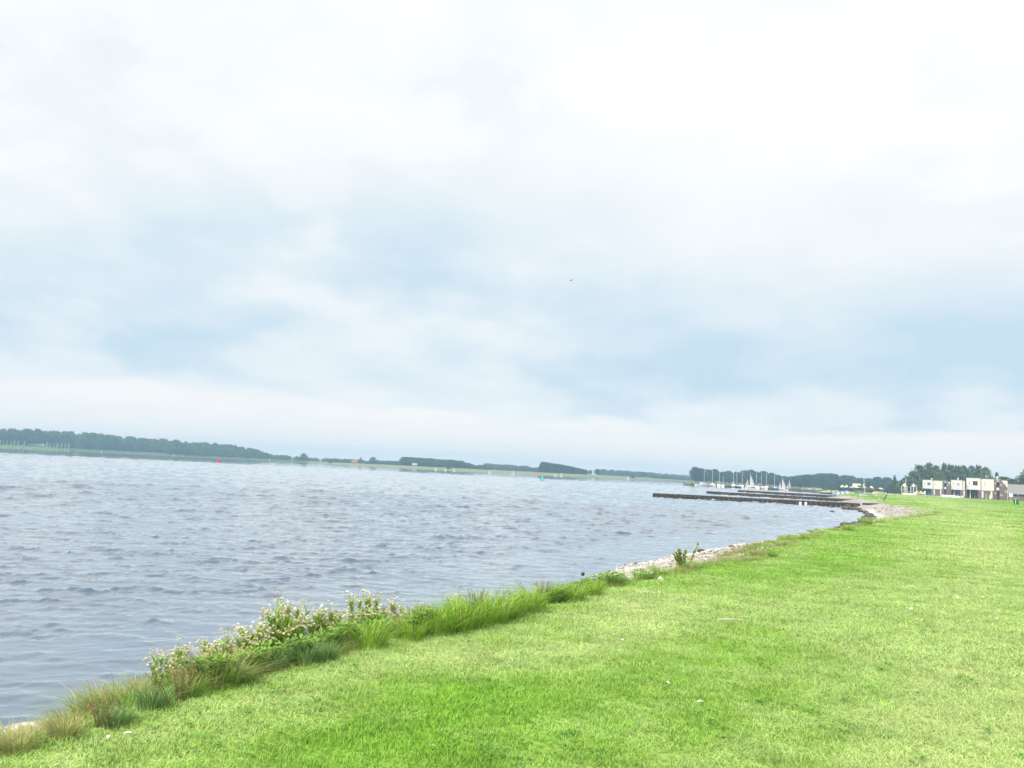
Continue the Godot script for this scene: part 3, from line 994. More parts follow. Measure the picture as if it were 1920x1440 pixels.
# ---------------------------------------------------------------- boats
func hull_shape(l: float, beam: float, free: float, draft: float) -> Shape:
	# bow towards +x; open sheer line on top, closed by a deck a little below it
	var s := Shape.new()
	var n := 9
	var m := 5
	for i in n:
		var t := float(i) / (n - 1)
		var half := beam * 0.5 * (0.72 + 0.28 * sin(PI * minf(t * 1.15, 1.0))) * pow(1.0 - pow(t, 3.2), 0.75)
		half = maxf(half, 0.015)
		var sheer := free * (1.0 + 0.25 * t * t)
		var keel := -draft * (1.0 - pow(t, 3.0)) * (0.55 + 0.45 * sin(PI * minf(t + 0.25, 1.0)))
		for k in m * 2 - 1:
			var q := (k - (m - 1)) / float(m - 1)
			var e := absf(q)
			s.v.append(Vector3((t - 0.5) * l, lerpf(keel, sheer, e * e), half * signf(q) * sqrt(e)))
			s.c.append(Color.WHITE)
	var row := m * 2 - 1
	for i in n - 1:
		for k in row - 1:
			var p := i * row + k
			for j in [p, p + 1, p + row + 1, p, p + row + 1, p + row]: s.ix.append(j)
		var a := i * row
		for j in [a, a + row, a + row + row - 1, a, a + row + row - 1, a + row - 1]: s.ix.append(j)
	for k in range(1, row - 1):
		for j in [0, k, k + 1]: s.ix.append(j)
	return s

func sail_shape(foot: float, luff: float, belly: float) -> Shape:
	var s := Shape.new()
	var n := 6
	for i in n + 1:
		var t := float(i) / n
		var w := foot * (1.0 - pow(t, 1.25)) + 0.04
		for k in 4:
			var q := k / 3.0
			s.v.append(Vector3(-w * q, luff * t + 0.06 * foot * q * (1.0 - t), belly * sin(PI * q * 0.9) * (1.0 - t * 0.6)))
			s.c.append(Color.WHITE)
	for i in n:
		for k in 3:
			var p := i * 4 + k
			for j in [p, p + 4, p + 5, p, p + 5, p + 1]: s.ix.append(j)
	return s

var paint := {}

func boat(called: String, label: String, group: String, at: Vector3, turn: float, l: float, mast: float, hull_mat: Material, cabin_mat: Material, cover: Material, sails: bool, heel := 0.0) -> Node3D:
	var o := thing(called, label, "boat", at, turn, group)
	o.rotation.x = heel
	part("hull", hull_shape(l, l * 0.33, l * 0.095, l * 0.06), hull_mat, o)
	part("rubbing_strake", Shape.new().tube([Vector3(-l * 0.5, l * 0.09, l * 0.12), Vector3(-l * 0.1, l * 0.096, l * 0.166), Vector3(l * 0.25, l * 0.1, l * 0.12), Vector3(l * 0.5, l * 0.118, 0.01)], [0.03, 0.03, 0.03, 0.02], 4), paint.dark, o)
	if cabin_mat:
		var c := Shape.new().prism([Vector2(-l * 0.16, 0), Vector2(l * 0.22, 0), Vector2(l * 0.13, l * 0.075), Vector2(-l * 0.16, l * 0.085)], -l * 0.1, l * 0.1)
		var cab := part("cabin", c, cabin_mat, o, Vector3(0, l * 0.098, 0))
		for sd in [-1, 1]:
			part("cabin_window", Shape.new().box(Vector3(-l * 0.02, l * 0.045, sd * l * 0.1), Vector3(l * 0.17, l * 0.028, 0.03)), paint.glass, cab)
	if mast > 0.0:
		var mx := l * 0.08
		part("mast", Shape.new().tube([Vector3(mx, l * 0.1, 0), Vector3(mx - 0.05, mast * 0.6, 0), Vector3(mx - 0.12, mast, 0)], [0.075, 0.07, 0.05], 6), paint.alu, o)
		part("boom", Shape.new().tube([Vector3(mx, l * 0.2, 0), Vector3(mx - l * 0.42, l * 0.19, 0.1)], [0.05, 0.045], 6), paint.alu, o)
		if sails:
			part("mainsail", sail_shape(l * 0.36, mast - l * 0.22, 0.3), paint.sail, o, Vector3(mx - 0.1, l * 0.21, 0))
			var j := part("jib", sail_shape(l * 0.26, (mast - l * 0.2) * 0.7, 0.25), paint.sail, o, Vector3(l * 0.46, l * 0.14, 0.05))
			j.rotation.z = atan2(l * 0.34, mast * 0.8) * 0.75
		else:
			part("sail_cover", Shape.new().tube([Vector3(mx - 0.02, l * 0.225, 0), Vector3(mx - l * 0.2, l * 0.22, 0.05), Vector3(mx - l * 0.4, l * 0.205, 0.1)], [0.13, 0.16, 0.08], 7), cover, o)
			part("forestay", Shape.new().tube([Vector3(mx - 0.1, mast * 0.96, 0), Vector3(l * 0.47, l * 0.13, 0)], [0.012, 0.012], 3), paint.alu, o)
	return o

func add_marina() -> void:
	rng.seed = 83
	paint = {"white": mat_plain(Color(0.78, 0.78, 0.77), 0.3, 0.5), "cream": mat_plain(Color(0.70, 0.66, 0.56), 0.4, 0.5), "dark": mat_plain(Color(0.03, 0.04, 0.07), 0.5, 0.4), "navy": mat_plain(Color(0.03, 0.06, 0.20), 0.6, 0.3), "blue": mat_plain(Color(0.16, 0.28, 0.62), 0.7, 0.3), "red": mat_plain(Color(0.35, 0.05, 0.05), 0.6, 0.3), "grey": mat_plain(Color(0.25, 0.25, 0.26), 0.7, 0.3), "alu": mat_plain(Color(0.55, 0.56, 0.58), 0.4, 0.5), "glass": mat_plain(Color(0.02, 0.025, 0.03), 0.08, 0.6), "sail": mat_plain(Color(0.54, 0.51, 0.52), 0.8, 0.2), "wood": mat_plain(Color(0.12, 0.085, 0.06), 0.7, 0.3), "yellow": mat_plain(Color(0.68, 0.58, 0.16), 0.4, 0.5), "green": mat_plain(Color(0.05, 0.20, 0.09), 0.6, 0.3)}
	(paint.sail as StandardMaterial3D).backlight_enabled = true
	(paint.sail as StandardMaterial3D).backlight = Color(0.7, 0.7, 0.7)
	# the landing stage: decks on piles, one plank walk per bay
	var stage := thing("landing_stage", "long low dark timber landing stage with boats moored along it", "jetty", Vector3(77.0, 0, -374.0), 0.06)
	var deck := mat_noise(2.0, 0.03, [[0.0, Color(0.05, 0.045, 0.04)], [1.0, Color(0.17, 0.15, 0.13)]], 23, 0.8, 0.3)
	for i in 20:
		part("deck_section", Shape.new().box(Vector3(i * 3.4 + 1.7, 0.72, 0), Vector3(3.34, 0.18, 2.2)), deck, stage)
		for sd in [-1, 1]:
			part("pile", Shape.new().lathe([[0.0, -1.0], [0.14, -1.0], [0.14, 1.1 + 0.3 * (i % 3)], [0.0, 1.2 + 0.3 * (i % 3)]], 7, Vector3(i * 3.4 + 0.1, 0, sd * 1.22)), paint.wood, stage)
		part("fender_board", Shape.new().box(Vector3(i * 3.4 + 1.7, 0.3, 1.13), Vector3(3.3, 0.5, 0.06)), paint.wood, stage)
	# moored boats: mast's place along the stage, length, mast height, hull, cabin, sail cover and a telling detail
	var row := [[84.6, 7.4, 7.2, "white", "white", "blue", "leftmost moored sailboat, white with pale sail cover, at the stage's free end"], [88.4, 7.0, 8.2, "white", "cream", "navy", "second moored sailboat from the left, white with navy sail cover"], [91.4, 6.4, 7.8, "cream", "white", "grey", "third moored sailboat from the left, cream hull and grey sail cover"], [93.3, 5.6, 4.4, "white", "white", "blue", "moored boat with the shortest mast, fourth from the left"], [97.6, 7.0, 7.6, "white", "white", "red", "white moored sailboat with red sail cover, fifth from the left"], [99.4, 6.6, 7.9, "navy", "white", "navy", "dark blue moored sailboat with white cabin, sixth from the left"], [101.6, 7.2, 7.6, "white", "cream", "grey", "seventh moored sailboat from the left, white with cream cabin"], [104.8, 6.2, 7.2, "cream", "white", "blue", "eighth moored sailboat from the left, cream with blue sail cover"], [107.9, 6.8, 7.4, "white", "white", "navy", "ninth moored sailboat from the left, just past the sailing dinghy"], [110.2, 6.4, 7.2, "white", "cream", "red", "tenth moored sailboat from the left, beyond the sailing dinghy"], [111.9, 7.0, 7.8, "red", "white", "red", "dark red moored sailboat near the landward boats"], [115.6, 6.0, 6.6, "navy", "white", "grey", "rightmost moored sailboat, dark hull low beside the open stage"]]
	for i in row.size():
		var r: Array = row[i]
		boat("moored_sailboat", r[6], "sailboats moored at the landing stage", Vector3(r[0], 0.05, -371.0 + rng.randf_range(-0.3, 0.8)), PI * 0.5 + rng.randf_range(-0.35, 0.35) + (PI if i % 3 == 1 else 0.0) - (PI * 0.42 if i == 0 else 0.0), r[1], r[2], paint[r[3]], paint[r[4]], paint[r[5]], false)
	boat("sailing_dinghy", "sailing dinghy with tall pale sails hoisted, in front of the moored boats", "boats under sail", Vector3(88.6, 0.02, -312.0), 2.6, 4.6, 5.4, paint.white, null, paint.red, true, 0.02)
	boat("sailing_dinghy", "small white-sailed boat right of the moored boats, at the landing stage", "boats under sail", Vector3(118.2, 0.05, -368.0), 2.2, 5.0, 5.0, paint.white, paint.white, paint.red, true)
	boat("sailing_dinghy", "tiny white sail behind the landing stage, left of a white pole", "boats under sail", Vector3(125.6, 0.0, -382.0), 2.0, 3.6, 4.4, paint.white, null, paint.red, true)
	# boards and dinghies sailing far off under the farther shore
	var far := [[-54.7, -652.0, "leftmost far white sail, leaning, under the middle of the far shore", 0.28], [-47.4, -655.0, "second far white sail from the left, the tallest of the close three", 0.0], [-41.0, -658.0, "third far white sail from the left, small, right of two close sails", 0.05], [-13.6, -650.0, "fourth far white sail from the left, alone near the middle of the lake", -0.05], [4.6, -660.0, "fifth far white sail from the left, small, before the distant wood", 0.0], [36.0, -648.0, "far white sail below the dark plantation, left of its small neighbour", 0.04], [40.8, -652.0, "smallest far white sail, just right of the one below the plantation", 0.0], [97.0, -690.0, "rightmost far white sail by the scrub of the far shore", 0.0]]
	for f in far:
		var o := boat("distant_sailboat", f[2], "sails far out on the lake", Vector3(f[0], 0.05, f[1]), 2.4 + f[3], 2.8, 2.8 if f[3] != 0.0 else 3.2, paint.white, null, paint.red, true, 0.0)
		o.rotation.z = f[3]
	# channel buoys
	for q in 2:
		var c: Material = mat_plain(Color(0.62, 0.03, 0.05), 0.4, 0.5) if q == 0 else mat_plain(Color(0.02, 0.42, 0.27), 0.4, 0.5)
		var o := thing("channel_buoy", "red can buoy floating alone on the left of the lake" if q == 0 else "green conical buoy floating in the middle of the lake", "buoy", Vector3(-114.2, 0, -339.6) if q == 0 else Vector3(10.5, 0, -256.7), 0.0, "channel buoys")
		part("float", Shape.new().lathe([[0.0, -0.4], [0.5, -0.4], [0.66, -0.1], [0.68, 0.25], [0.55, 0.4], [0.0, 0.42]], 16), c, o)
		part("body", Shape.new().lathe([[0.4, 0.4], [0.36, 1.05], [0.34, 1.2], [0.0, 1.22]] if q == 0 else [[0.46, 0.4], [0.16, 1.15], [0.05, 1.3], [0.0, 1.3]], 14), c, o)
		part("lifting_ring", Shape.new().bar(Vector3(-0.12, 1.3, 0), Vector3(0.12, 1.3, 0), 0.05, 0.12), paint.alu, o)
	# stakes under the far shore
	var stake := Shape.new().lathe([[0.0, -1.0], [0.22, -1.0], [0.2, 2.2], [0.0, 2.35]], 6)
	for p in [[-398.0, -840.0, "white stake off the grassy gap in the left wood"], [-342.0, -877.0, "left of two white stakes off the middle of the left wood"], [-334.0, -880.0, "right of two white stakes off the middle of the left wood"], [-236.0, -850.0, "white stake off the thin end of the left wood"]]:
		top("channel_stake", stake, paint.white, p[2], "stake", Vector3(p[0], 0, p[1]), "white stakes off the far shore")
	# boats and gear drawn up on the grass beyond the groynes
	var d := boat("beached_dinghy", "white and pale blue dinghy with leaning mast on the grass near the bench", "boats on the grass", Vector3(69.6, 0.99, -165.5), 0.25, 3.8, 0.0, paint.white, null, paint.blue, false)
	part("cockpit_cover", Shape.new().box(Vector3(-0.5, 0.37, 0), Vector3(1.5, 0.06, 0.9)), paint.blue, d)
	part("outboard_motor", Shape.new().box(Vector3(0, 0.35, 0), Vector3(0.28, 0.55, 0.26)).box(Vector3(0, 0.0, 0), Vector3(0.12, 0.5, 0.14)), paint.grey, d, Vector3(-1.98, 0.35, 0))
	part("mast", Shape.new().tube([Vector3(-0.6, 0.2, 0), Vector3(-0.85, 2.5, 0), Vector3(-1.2, 4.9, 0)], [0.06, 0.05, 0.03], 6), paint.alu, d)
	var y := boat("beached_dinghy", "yellow-decked dinghy on the grass before the playground hedge", "boats on the grass", Vector3(104.3, 1.12, -240.0), 0.1, 4.0, 0.0, paint.white, null, paint.blue, false)
	part("deck", Shape.new().prism([Vector2(-1.7, 0), Vector2(1.2, 0), Vector2(0.8, 0.2), Vector2(-1.6, 0.24)], -0.42, 0.42), paint.yellow, y, Vector3(0, 0.37, 0))
	var w := boat("beached_dinghy", "low white dinghy with dark motor right of the yellow one", "boats on the grass", Vector3(106.8, 1.12, -237.0), 0.0, 3.2, 0.0, paint.white, null, paint.blue, false)
	part("outboard_motor", Shape.new().box(Vector3(0, 0.3, 0), Vector3(0.4, 0.6, 0.4)).box(Vector3(0, -0.1, 0), Vector3(0.14, 0.5, 0.14)), paint.dark, w, Vector3(-1.7, 0.5, 0))
	var k := 0
	for x in [111.6, 113.1, 114.6]:
		var o := boat("covered_boat", ["leftmost of three blue-covered boats on the beach by the scrub", "middle of three blue-covered boats on the beach by the scrub", "rightmost of three blue-covered boats on the beach by the scrub"][k], "blue-covered boats", Vector3(x, land(x, -290.0) + 0.2, -290.0), 1.35, 3.4, 0.0, paint.white, null, paint.blue, false)
		part("tarpaulin", Shape.new().prism([Vector2(-1.6, 0), Vector2(1.5, 0), Vector2(0.9, 0.22), Vector2(0, 0.42), Vector2(-1.4, 0.3)], -0.58, 0.58), paint.blue, o, Vector3(0, 0.3, 0))
		k += 1
	var rb := boat("rowing_boat", "low dark green rowing boat beached beyond the farthest groyne", "boats on the grass", Vector3(105.6, 0.05, -284.0), 0.1, 4.0, 0.0, paint.green, null, paint.blue, false)
	for tx in [-0.9, 0.5]:
		part("thwart", Shape.new().box(Vector3(tx, 0.44, 0), Vector3(0.3, 0.05, 1.2)), paint.wood, rb)
	k = 0
	for p in [[134.3, -262.0, 0.1, 3.6], [137.4, -263.5, 0.0, 4.6], [140.6, -262.0, -0.1, 3.8]]:
		var o := thing("upturned_hull", ["leftmost upturned white hull on the lawn before the apartments", "largest of the upturned white hulls on the lawn before the apartments", "rightmost upturned hull, greyish white, on the lawn before the apartments"][k], "boat", Vector3(p[0], 1.06, p[1]), p[2], "upturned hulls on the lawn")
		var h := part("hull", hull_shape(p[3], 1.3, 0.3, 0.35), paint.white if k < 2 else paint.alu, o, Vector3(0, 0.3, 0))
		h.rotation.x = PI
		part("keel", Shape.new().bar(Vector3(-p[3] * 0.4, 0.64, 0), Vector3(p[3] * 0.3, 0.62, 0), 0.05, 0.08), paint.grey, o)
		k += 1
	# a figure on the stage, far away: one body, standing
	var f := Shape.new()
	f.lathe([[0.0, 0.0], [0.10, 0.02], [0.09, 0.1], [0.12, 0.45], [0.17, 0.85], [0.17, 0.98], [0.15, 1.1], [0.21, 1.35], [0.20, 1.45], [0.07, 1.53], [0.06, 1.56], [0.10, 1.62], [0.11, 1.70], [0.07, 1.78], [0.0, 1.80]], 10)
	for sd in [-1, 1]: f.tube([Vector3(sd * 0.19, 1.42, 0), Vector3(sd * 0.26, 1.12, 0.02), Vector3(sd * 0.24, 0.82, 0.08)], [0.06, 0.05, 0.04], 6)
	top("person", f, mat_plain(Color(0.03, 0.03, 0.035), 0.8, 0.2), "person in dark clothes standing on the landing stage", "person", Vector3(126.6, 0.81, -371.0))
	var bo := Shape.new().lathe([[0.0, -0.4], [0.16, -0.4], [0.15, 0.75], [0.1, 0.85], [0.0, 0.86]], 8)
	top("mooring_post", bo, paint.dark, "short black mooring post at the landward end of the landing stage", "post", Vector3(111.5, 0.3, -295.0))
	var bi := thing("litter_bin", "round black litter bin on a post beside the blue-covered boats", "bin", Vector3(116.2, land(116.2, -290.0), -290.0))
	part("post", Shape.new().tube([Vector3(0, -0.1, 0), Vector3(0, 0.6, 0)], [0.05, 0.05], 6), paint.grey, bi)
	part("drum", Shape.new().lathe([[0.0, 0.5], [0.28, 0.5], [0.32, 0.6], [0.32, 1.05], [0.2, 1.18], [0.0, 1.2]], 12), paint.dark, bi)
	# the bench, seen from its end
	var be := thing("bench", "black bench with tall back standing alone on the lawn", "bench", Vector3(54.3, land(54.3, -123.6), -123.6), -0.43)
	for sd in [-0.75, 0.75]:
		part("leg", Shape.new().box(Vector3(0.0, 0.2, sd), Vector3(0.1, 0.42, 0.09)), paint.dark, be)
	for i in 4:
		part("seat_slat", Shape.new().box(Vector3(-0.36 + i * 0.14, 0.43, 0), Vector3(0.125, 0.05, 1.8)), paint.dark, be)
	var lean := Basis(Vector3.BACK, -0.28)
	for i in 4:
		part("back_slat", Shape.new().box(lean * Vector3(0.16, 0.13 + i * 0.14, 0) + Vector3(0, 0.42, 0), Vector3(0.05, 0.125, 1.8), lean), paint.dark, be)
	for sd in [-0.75, 0.75]:
		part("back_post", Shape.new().box(lean * Vector3(0.21, 0.3, sd) + Vector3(0, 0.36, 0), Vector3(0.06, 0.7, 0.08), lean), paint.dark, be)
	# a gull high over the lake
	var g := thing("bird", "small dark bird high in the sky over the lake", "bird", Vector3(3.2, 13.86, -50.0), 0.6)
	g.scale = Vector3.ONE * 0.4
	part("body", Shape.new().tube([Vector3(-0.2, 0, 0), Vector3(-0.08, 0.01, 0), Vector3(0.08, 0.02, 0), Vector3(0.19, 0.03, 0), Vector3(0.25, 0.02, 0)], [0.015, 0.06, 0.065, 0.035, 0.008], 8), paint.grey, g)
	for sd in [-1, 1]:
		part("wing", Shape.new().prism([Vector2(-0.09, 0), Vector2(0.09, 0), Vector2(0.06, 0.22), Vector2(-0.08, 0.5), Vector2(-0.06, 0.2)], -0.008, 0.008, Transform3D(Basis(Vector3.RIGHT, sd * 1.35), Vector3(0, 0.02, sd * 0.03))), paint.grey, g)

# ---------------------------------------------------------------- apartments
func slab(u0: float, u1: float, v0: float, v1: float, w0: float, w1: float) -> Shape:
	return Shape.new().box(Vector3((u0 + u1) * 0.5, (v0 + v1) * 0.5, (w0 + w1) * 0.5), Vector3(u1 - u0, v1 - v0, w1 - w0))

func ring(r: float, tube_r: float) -> Shape:
	var s := Shape.new()
	for k in 12:
		var a := TAU * k / 12.0
		var b := TAU * (k + 1) / 12.0
		s.bar(Vector3(cos(a) * r, sin(a) * r, 0), Vector3(cos(b) * r, sin(b) * r, 0), tube_r, tube_r)
	return s

func window(parent: Node3D, u0: float, u1: float, v0: float, v1: float, w: float, frame: Material, glass: Material, bars := 0, called := "window") -> void:
	# a glazed opening: the pane stands back behind a frame that stands proud of the wall
	var f := Shape.new()
	var t := 0.07
	for q in [[u0, u1, v0, v0 + t], [u0, u1, v1 - t, v1], [u0, u0 + t, v0 + t, v1 - t], [u1 - t, u1, v0 + t, v1 - t]]:
		f.box(Vector3((q[0] + q[1]) * 0.5, (q[2] + q[3]) * 0.5, w + 0.03), Vector3(q[1] - q[0], q[3] - q[2], 0.1))
	for i in bars:
		var u := lerpf(u0, u1, (i + 1.0) / (bars + 1.0))
		f.box(Vector3(u, (v0 + v1) * 0.5, w + 0.03), Vector3(0.06, v1 - v0 - 2.0 * t, 0.08))
	var o := part(called, f, frame, parent)
	part("pane", slab(u0 + t, u1 - t, v0 + t, v1 - t, w + 0.004, w + 0.014), glass, o)

func add_apartments() -> void:
	var cream := mat_noise(3.0, 0.01, [[0.0, Color(0.62, 0.61, 0.56)], [1.0, Color(0.70, 0.69, 0.64)]], 41, 0.9, 0.2)
	var brick := mat_noise(2.2, 0.06, [[0.0, Color(0.10, 0.065, 0.06)], [0.45, Color(0.165, 0.105, 0.10)], [0.7, Color(0.22, 0.15, 0.14)], [1.0, Color(0.34, 0.27, 0.25)]], 42, 0.95, 0.2)
	var concrete := mat_noise(2.0, 0.02, [[0.0, Color(0.36, 0.37, 0.40)], [1.0, Color(0.50, 0.52, 0.55)]], 43, 0.9, 0.2)
	var panel := mat_plain(Color(0.58, 0.64, 0.72), 0.35, 0.5)
	var white := mat_plain(Color(0.75, 0.75, 0.74), 0.6, 0.3)
	var brown := mat_plain(Color(0.22, 0.14, 0.11), 0.8, 0.2)
	var blue := mat_plain(Color(0.05, 0.13, 0.34), 0.5, 0.4)
	var red := mat_plain(Color(0.32, 0.05, 0.05), 0.6, 0.3)
	var curtain := mat_plain(Color(0.42, 0.36, 0.38), 0.9, 0.1)
	var glass := mat_plain(Color(0.02, 0.03, 0.045), 0.06, 0.6)
	var teal := mat_plain(Color(0.03, 0.09, 0.15), 0.08, 0.6)
	var roof := mat_plain(Color(0.2, 0.2, 0.21), 0.9, 0.2)
	var blocks := [[Vector3(167.6, 1.0, -346.0), "cream and brick two-storey apartment block farthest away, beside the play towers", 1.0], [Vector3(161.5, 1.0, -312.0), "middle cream and brick apartment block, behind the upturned hulls", 1.0], [Vector3(136.6, 1.0, -255.0), "nearest cream and brick apartment block with round windows in its gable", 1.0]]
	for q in 3:
		var b: Array = blocks[q]
		var o := thing("apartment_block", b[1], "building", b[0], -0.42, "holiday apartments on the lawn")
		var deep := -7.0
		# the body behind the faces, then the faces
		part("rear_wall", slab(0.02, 10.71, 0.0, 5.5, deep, -1.35), brick, o)
		part("cream_wall", slab(0.0, 3.67, 2.6, 6.1, -1.32, 0.0), cream, o)
		part("cream_wall", slab(3.9, 7.15, 2.62, 5.95, -1.32, -0.02), cream, o)
		part("wall_joint", slab(3.672, 3.898, 0.0, 6.0, -1.3, -0.08), brown, o)
		part("brick_wall", slab(3.0, 3.67, 0.0, 2.597, -1.3, -0.05), brick, o)
		part("brick_wall", slab(3.9, 7.15, 0.0, 2.617, -1.3, -0.05), brick, o)
		part("brick_pier", slab(7.153, 7.78, 0.0, 5.92, -1.3, 0.12), brick, o)
		part("brick_pier", slab(-0.28, -0.003, 0.0, 4.2, -1.3, 0.75), brick, o)
		part("stair_back", slab(7.783, 8.497, 0.0, 5.9, -1.3, -1.25), brick, o)
		part("stair_panel", slab(7.783, 8.497, 2.85, 3.6, -0.3, -0.05), panel, o)
		window(o, 7.85, 8.43, 3.75, 5.1, -1.24, white, glass, 0, "stair_window")
		part("stair_lintel", slab(7.783, 8.497, 5.25, 5.9, -0.6, 0.05), concrete, o)
		var door := part("stair_door", slab(7.85, 8.43, 0.05, 2.5, -1.247, -1.18), teal, o)
		part("handle", slab(8.3, 8.36, 1.05, 1.2, -1.178, -1.12), white, door)
		part("gable_wall", Shape.new().prism([Vector2(8.5, 0), Vector2(10.73, 0), Vector2(10.73, 3.4), Vector2(8.95, 5.72), Vector2(8.5, 5.9)], -0.9, 0.1), brick, o)
		part("gable_coping", Shape.new().bar(Vector3(10.78, 3.45, -0.4), Vector3(8.98, 5.79, -0.4), 1.06, 0.09), concrete, o)
		part("cream_wall", slab(8.5, 10.72, 3.0, 5.75, -1.3, -0.905), cream, o)
		window(o, 10.05, 10.3, 4.2, 5.1, -0.9, white, glass)
		part("drainpipe", Shape.new().tube([Vector3(10.62, 0, 0.19), Vector3(10.62, 3.3, 0.19)], [0.055, 0.055], 6), white, o)
		var rf := part("roof", slab(-0.1, 7.3, 6.1, 6.22, -7.1, 0.06), roof, o)
		part("roof", slab(7.303, 8.9, 5.93, 6.1, -7.0, 0.2), concrete, o)
		part("roof_vent", Shape.new().lathe([[0.0, 6.2], [0.22, 6.2], [0.24, 6.55], [0.32, 6.62], [0.2, 6.85], [0.0, 6.9]], 10, Vector3([3.3, 2.4, 8.2][q], 0, -2.0)), white, rf)
		# upper windows, balcony and the glazed ground floor under it
		window(o, 1.65, 2.9, 4.0, 5.25, 0.0, [white, white, red][q], [teal, curtain, glass][q], 1)
		window(o, 0.55, 0.85, 4.1, 5.35, 0.0, white, glass)
		window(o, 4.65, 4.95, 4.0, 5.1, -0.02, white, glass)
		part("balcony_floor", slab(0.4, 2.95, 2.62, 2.76, 0.003, 0.95), concrete, o)
		var bal := part("balcony", slab(0.4, 2.95, 2.76, 3.85, 0.88, 0.95), panel, o)
		for u in [0.4, 2.9]: part("balcony_side", slab(u, u + 0.05, 2.763, 3.82, 0.01, 0.877), panel, bal)
		part("handrail", slab(0.38, 2.97, 3.853, 3.91, 0.86, 0.97), white, bal)
		part("recess_wall", slab(0.0, 3.0, 0.0, 2.597, -1.3, -1.25), brick, o)
		part("column", slab(0.85, 1.08, 0.0, 2.6, -0.25, -0.02), cream, o)
		window(o, 1.5, 2.95, 0.05, 2.3, -0.6, [blue, white, blue][q], [teal, glass, glass][q], 2, "terrace_door")
		part("door_panel", slab(2.05, 2.6, 0.1, [2.2, 1.0, 1.9][q], -0.585, -0.55), [blue, curtain, red][q], o)
		for u in [3.98, 6.3]:
			window(o, u, u + 0.42, 0.4, 2.45, -0.05, white, panel)
		for p in ([[9.0, 4.4], [9.0, 1.45], [10.2, 2.6]] if q == 2 else [[9.0, 4.4]]):
			var rg := part("porthole", ring(0.24, 0.1), white, o, Vector3(p[0], p[1], 0.13))
			part("pane", Shape.new().prism([Vector2(0.2, 0), Vector2(0.14, 0.14), Vector2(0, 0.2), Vector2(-0.14, 0.14), Vector2(-0.2, 0), Vector2(-0.14, -0.14), Vector2(0, -0.2), Vector2(0.14, -0.14)], -0.025, -0.01), glass, rg)
		if q == 2:
			for p in [[7.46, 4.75], [7.46, 1.95]]:
				part("wall_lamp", ring(0.13, 0.1), white, o, Vector3(p[0], p[1], 0.16))
	# the long low house at the edge of the picture
	var fh := thing("low_house", "long low brick house with a big pale grey roof at the lawn's edge", "building", Vector3(155.5, 1.0, -270.0), -0.42)
	var grey := mat_noise(1.6, 0.04, [[0.0, Color(0.17, 0.16, 0.155)], [0.5, Color(0.235, 0.225, 0.22)], [1.0, Color(0.31, 0.30, 0.29)]], 47, 0.95, 0.1)
	part("brick_wall", slab(0.0, 18.0, 0.0, 1.35, -6.0, 0.0), brick, fh)
	part("window_band", slab(0.3, 17.7, 1.353, 2.0, -5.9, -0.12), glass, fh)
	for i in 9: part("mullion", slab(0.3 + i * 2.1, 0.42 + i * 2.1, 1.353, 2.0, -0.118, -0.03), white, fh)
	part("roof", Shape.new().prism([Vector2(-0.7, 2.0), Vector2(-3.2, 5.0), Vector2(-3.6, 5.0), Vector2(-6.8, 2.0)], -0.3, 18.4, Transform3D(Basis(Vector3(0, 0, 1), Vector3(0, 1, 0), Vector3(1, 0, 0)), Vector3(0, 0, 1.1))), grey, fh)
	part("ridge", slab(-0.32, 18.42, 4.98, 5.12, -2.52, -2.1), grey, fh)
	# posts, boards and bins before the houses
	var sb := thing("notice_board", "white notice board on a pale post at the corner of the nearest apartments", "sign", Vector3(126.3, 1.0, -215.0), -0.5)
	part("post", Shape.new().tube([Vector3(0, -0.2, 0), Vector3(0, 1.15, 0)], [0.07, 0.07], 6), mat_plain(Color(0.60, 0.52, 0.38)), sb)
	part("board", slab(-0.42, 0.42, 1.15, 2.0, -0.03, 0.03), mat_plain(Color(0.66, 0.72, 0.78), 0.4, 0.4), sb)
	part("board_frame", slab(-0.03, 0.03, 1.15, 2.0, 0.031, 0.05), concrete, sb)
	var bin := thing("wheeled_bin", "dark green litter bin with a pale stripe on the lawn by the picture's edge", "bin", Vector3(90.2, land(90.2, -152.0), -152.0), -0.5)
	part("body", Shape.new().prism([Vector2(-0.36, 0.06), Vector2(0.36, 0.06), Vector2(0.42, 0.98), Vector2(-0.42, 0.98)], -0.33, 0.33), mat_plain(Color(0.025, 0.10, 0.05), 0.5, 0.4), bin)
	part("lid", Shape.new().prism([Vector2(-0.45, 0.985), Vector2(0.45, 0.985), Vector2(0.4, 1.08), Vector2(-0.4, 1.08)], -0.37, 0.37), mat_plain(Color(0.35, 0.40, 0.38), 0.5, 0.4), bin)
	part("stripe", slab(-0.13, -0.03, 0.1, 0.97, 0.331, 0.345), mat_plain(Color(0.5, 0.62, 0.62), 0.4, 0.4), bin)
	for sd in [-1, 1]: part("wheel", Shape.new().tube([Vector3(sd * 0.34, 0.09, -0.33), Vector3(sd * 0.40, 0.09, -0.33)], [0.09, 0.09], 10), paint.dark, bin)
	var oc := thing("marker_block", "small ochre wooden block at the very edge of the lawn", "block", Vector3(91.6, land(91.6, -152.0), -152.0), -0.4)
	part("block", Shape.new().prism([Vector2(-0.22, 0), Vector2(0.22, 0), Vector2(0.2, 0.3), Vector2(0.0, 0.4), Vector2(-0.2, 0.3)], -0.2, 0.2), mat_plain(Color(0.42, 0.26, 0.08)), oc)
	var fg := thing("course_flag", "pale yellow banner on a thin post before the nearest apartments", "banner", Vector3(125.1, 1.0, -222.0), -0.4)
	part("post", Shape.new().tube([Vector3(0, -0.1, 0), Vector3(0.03, 1.9, 0)], [0.035, 0.025], 6), white, fg)
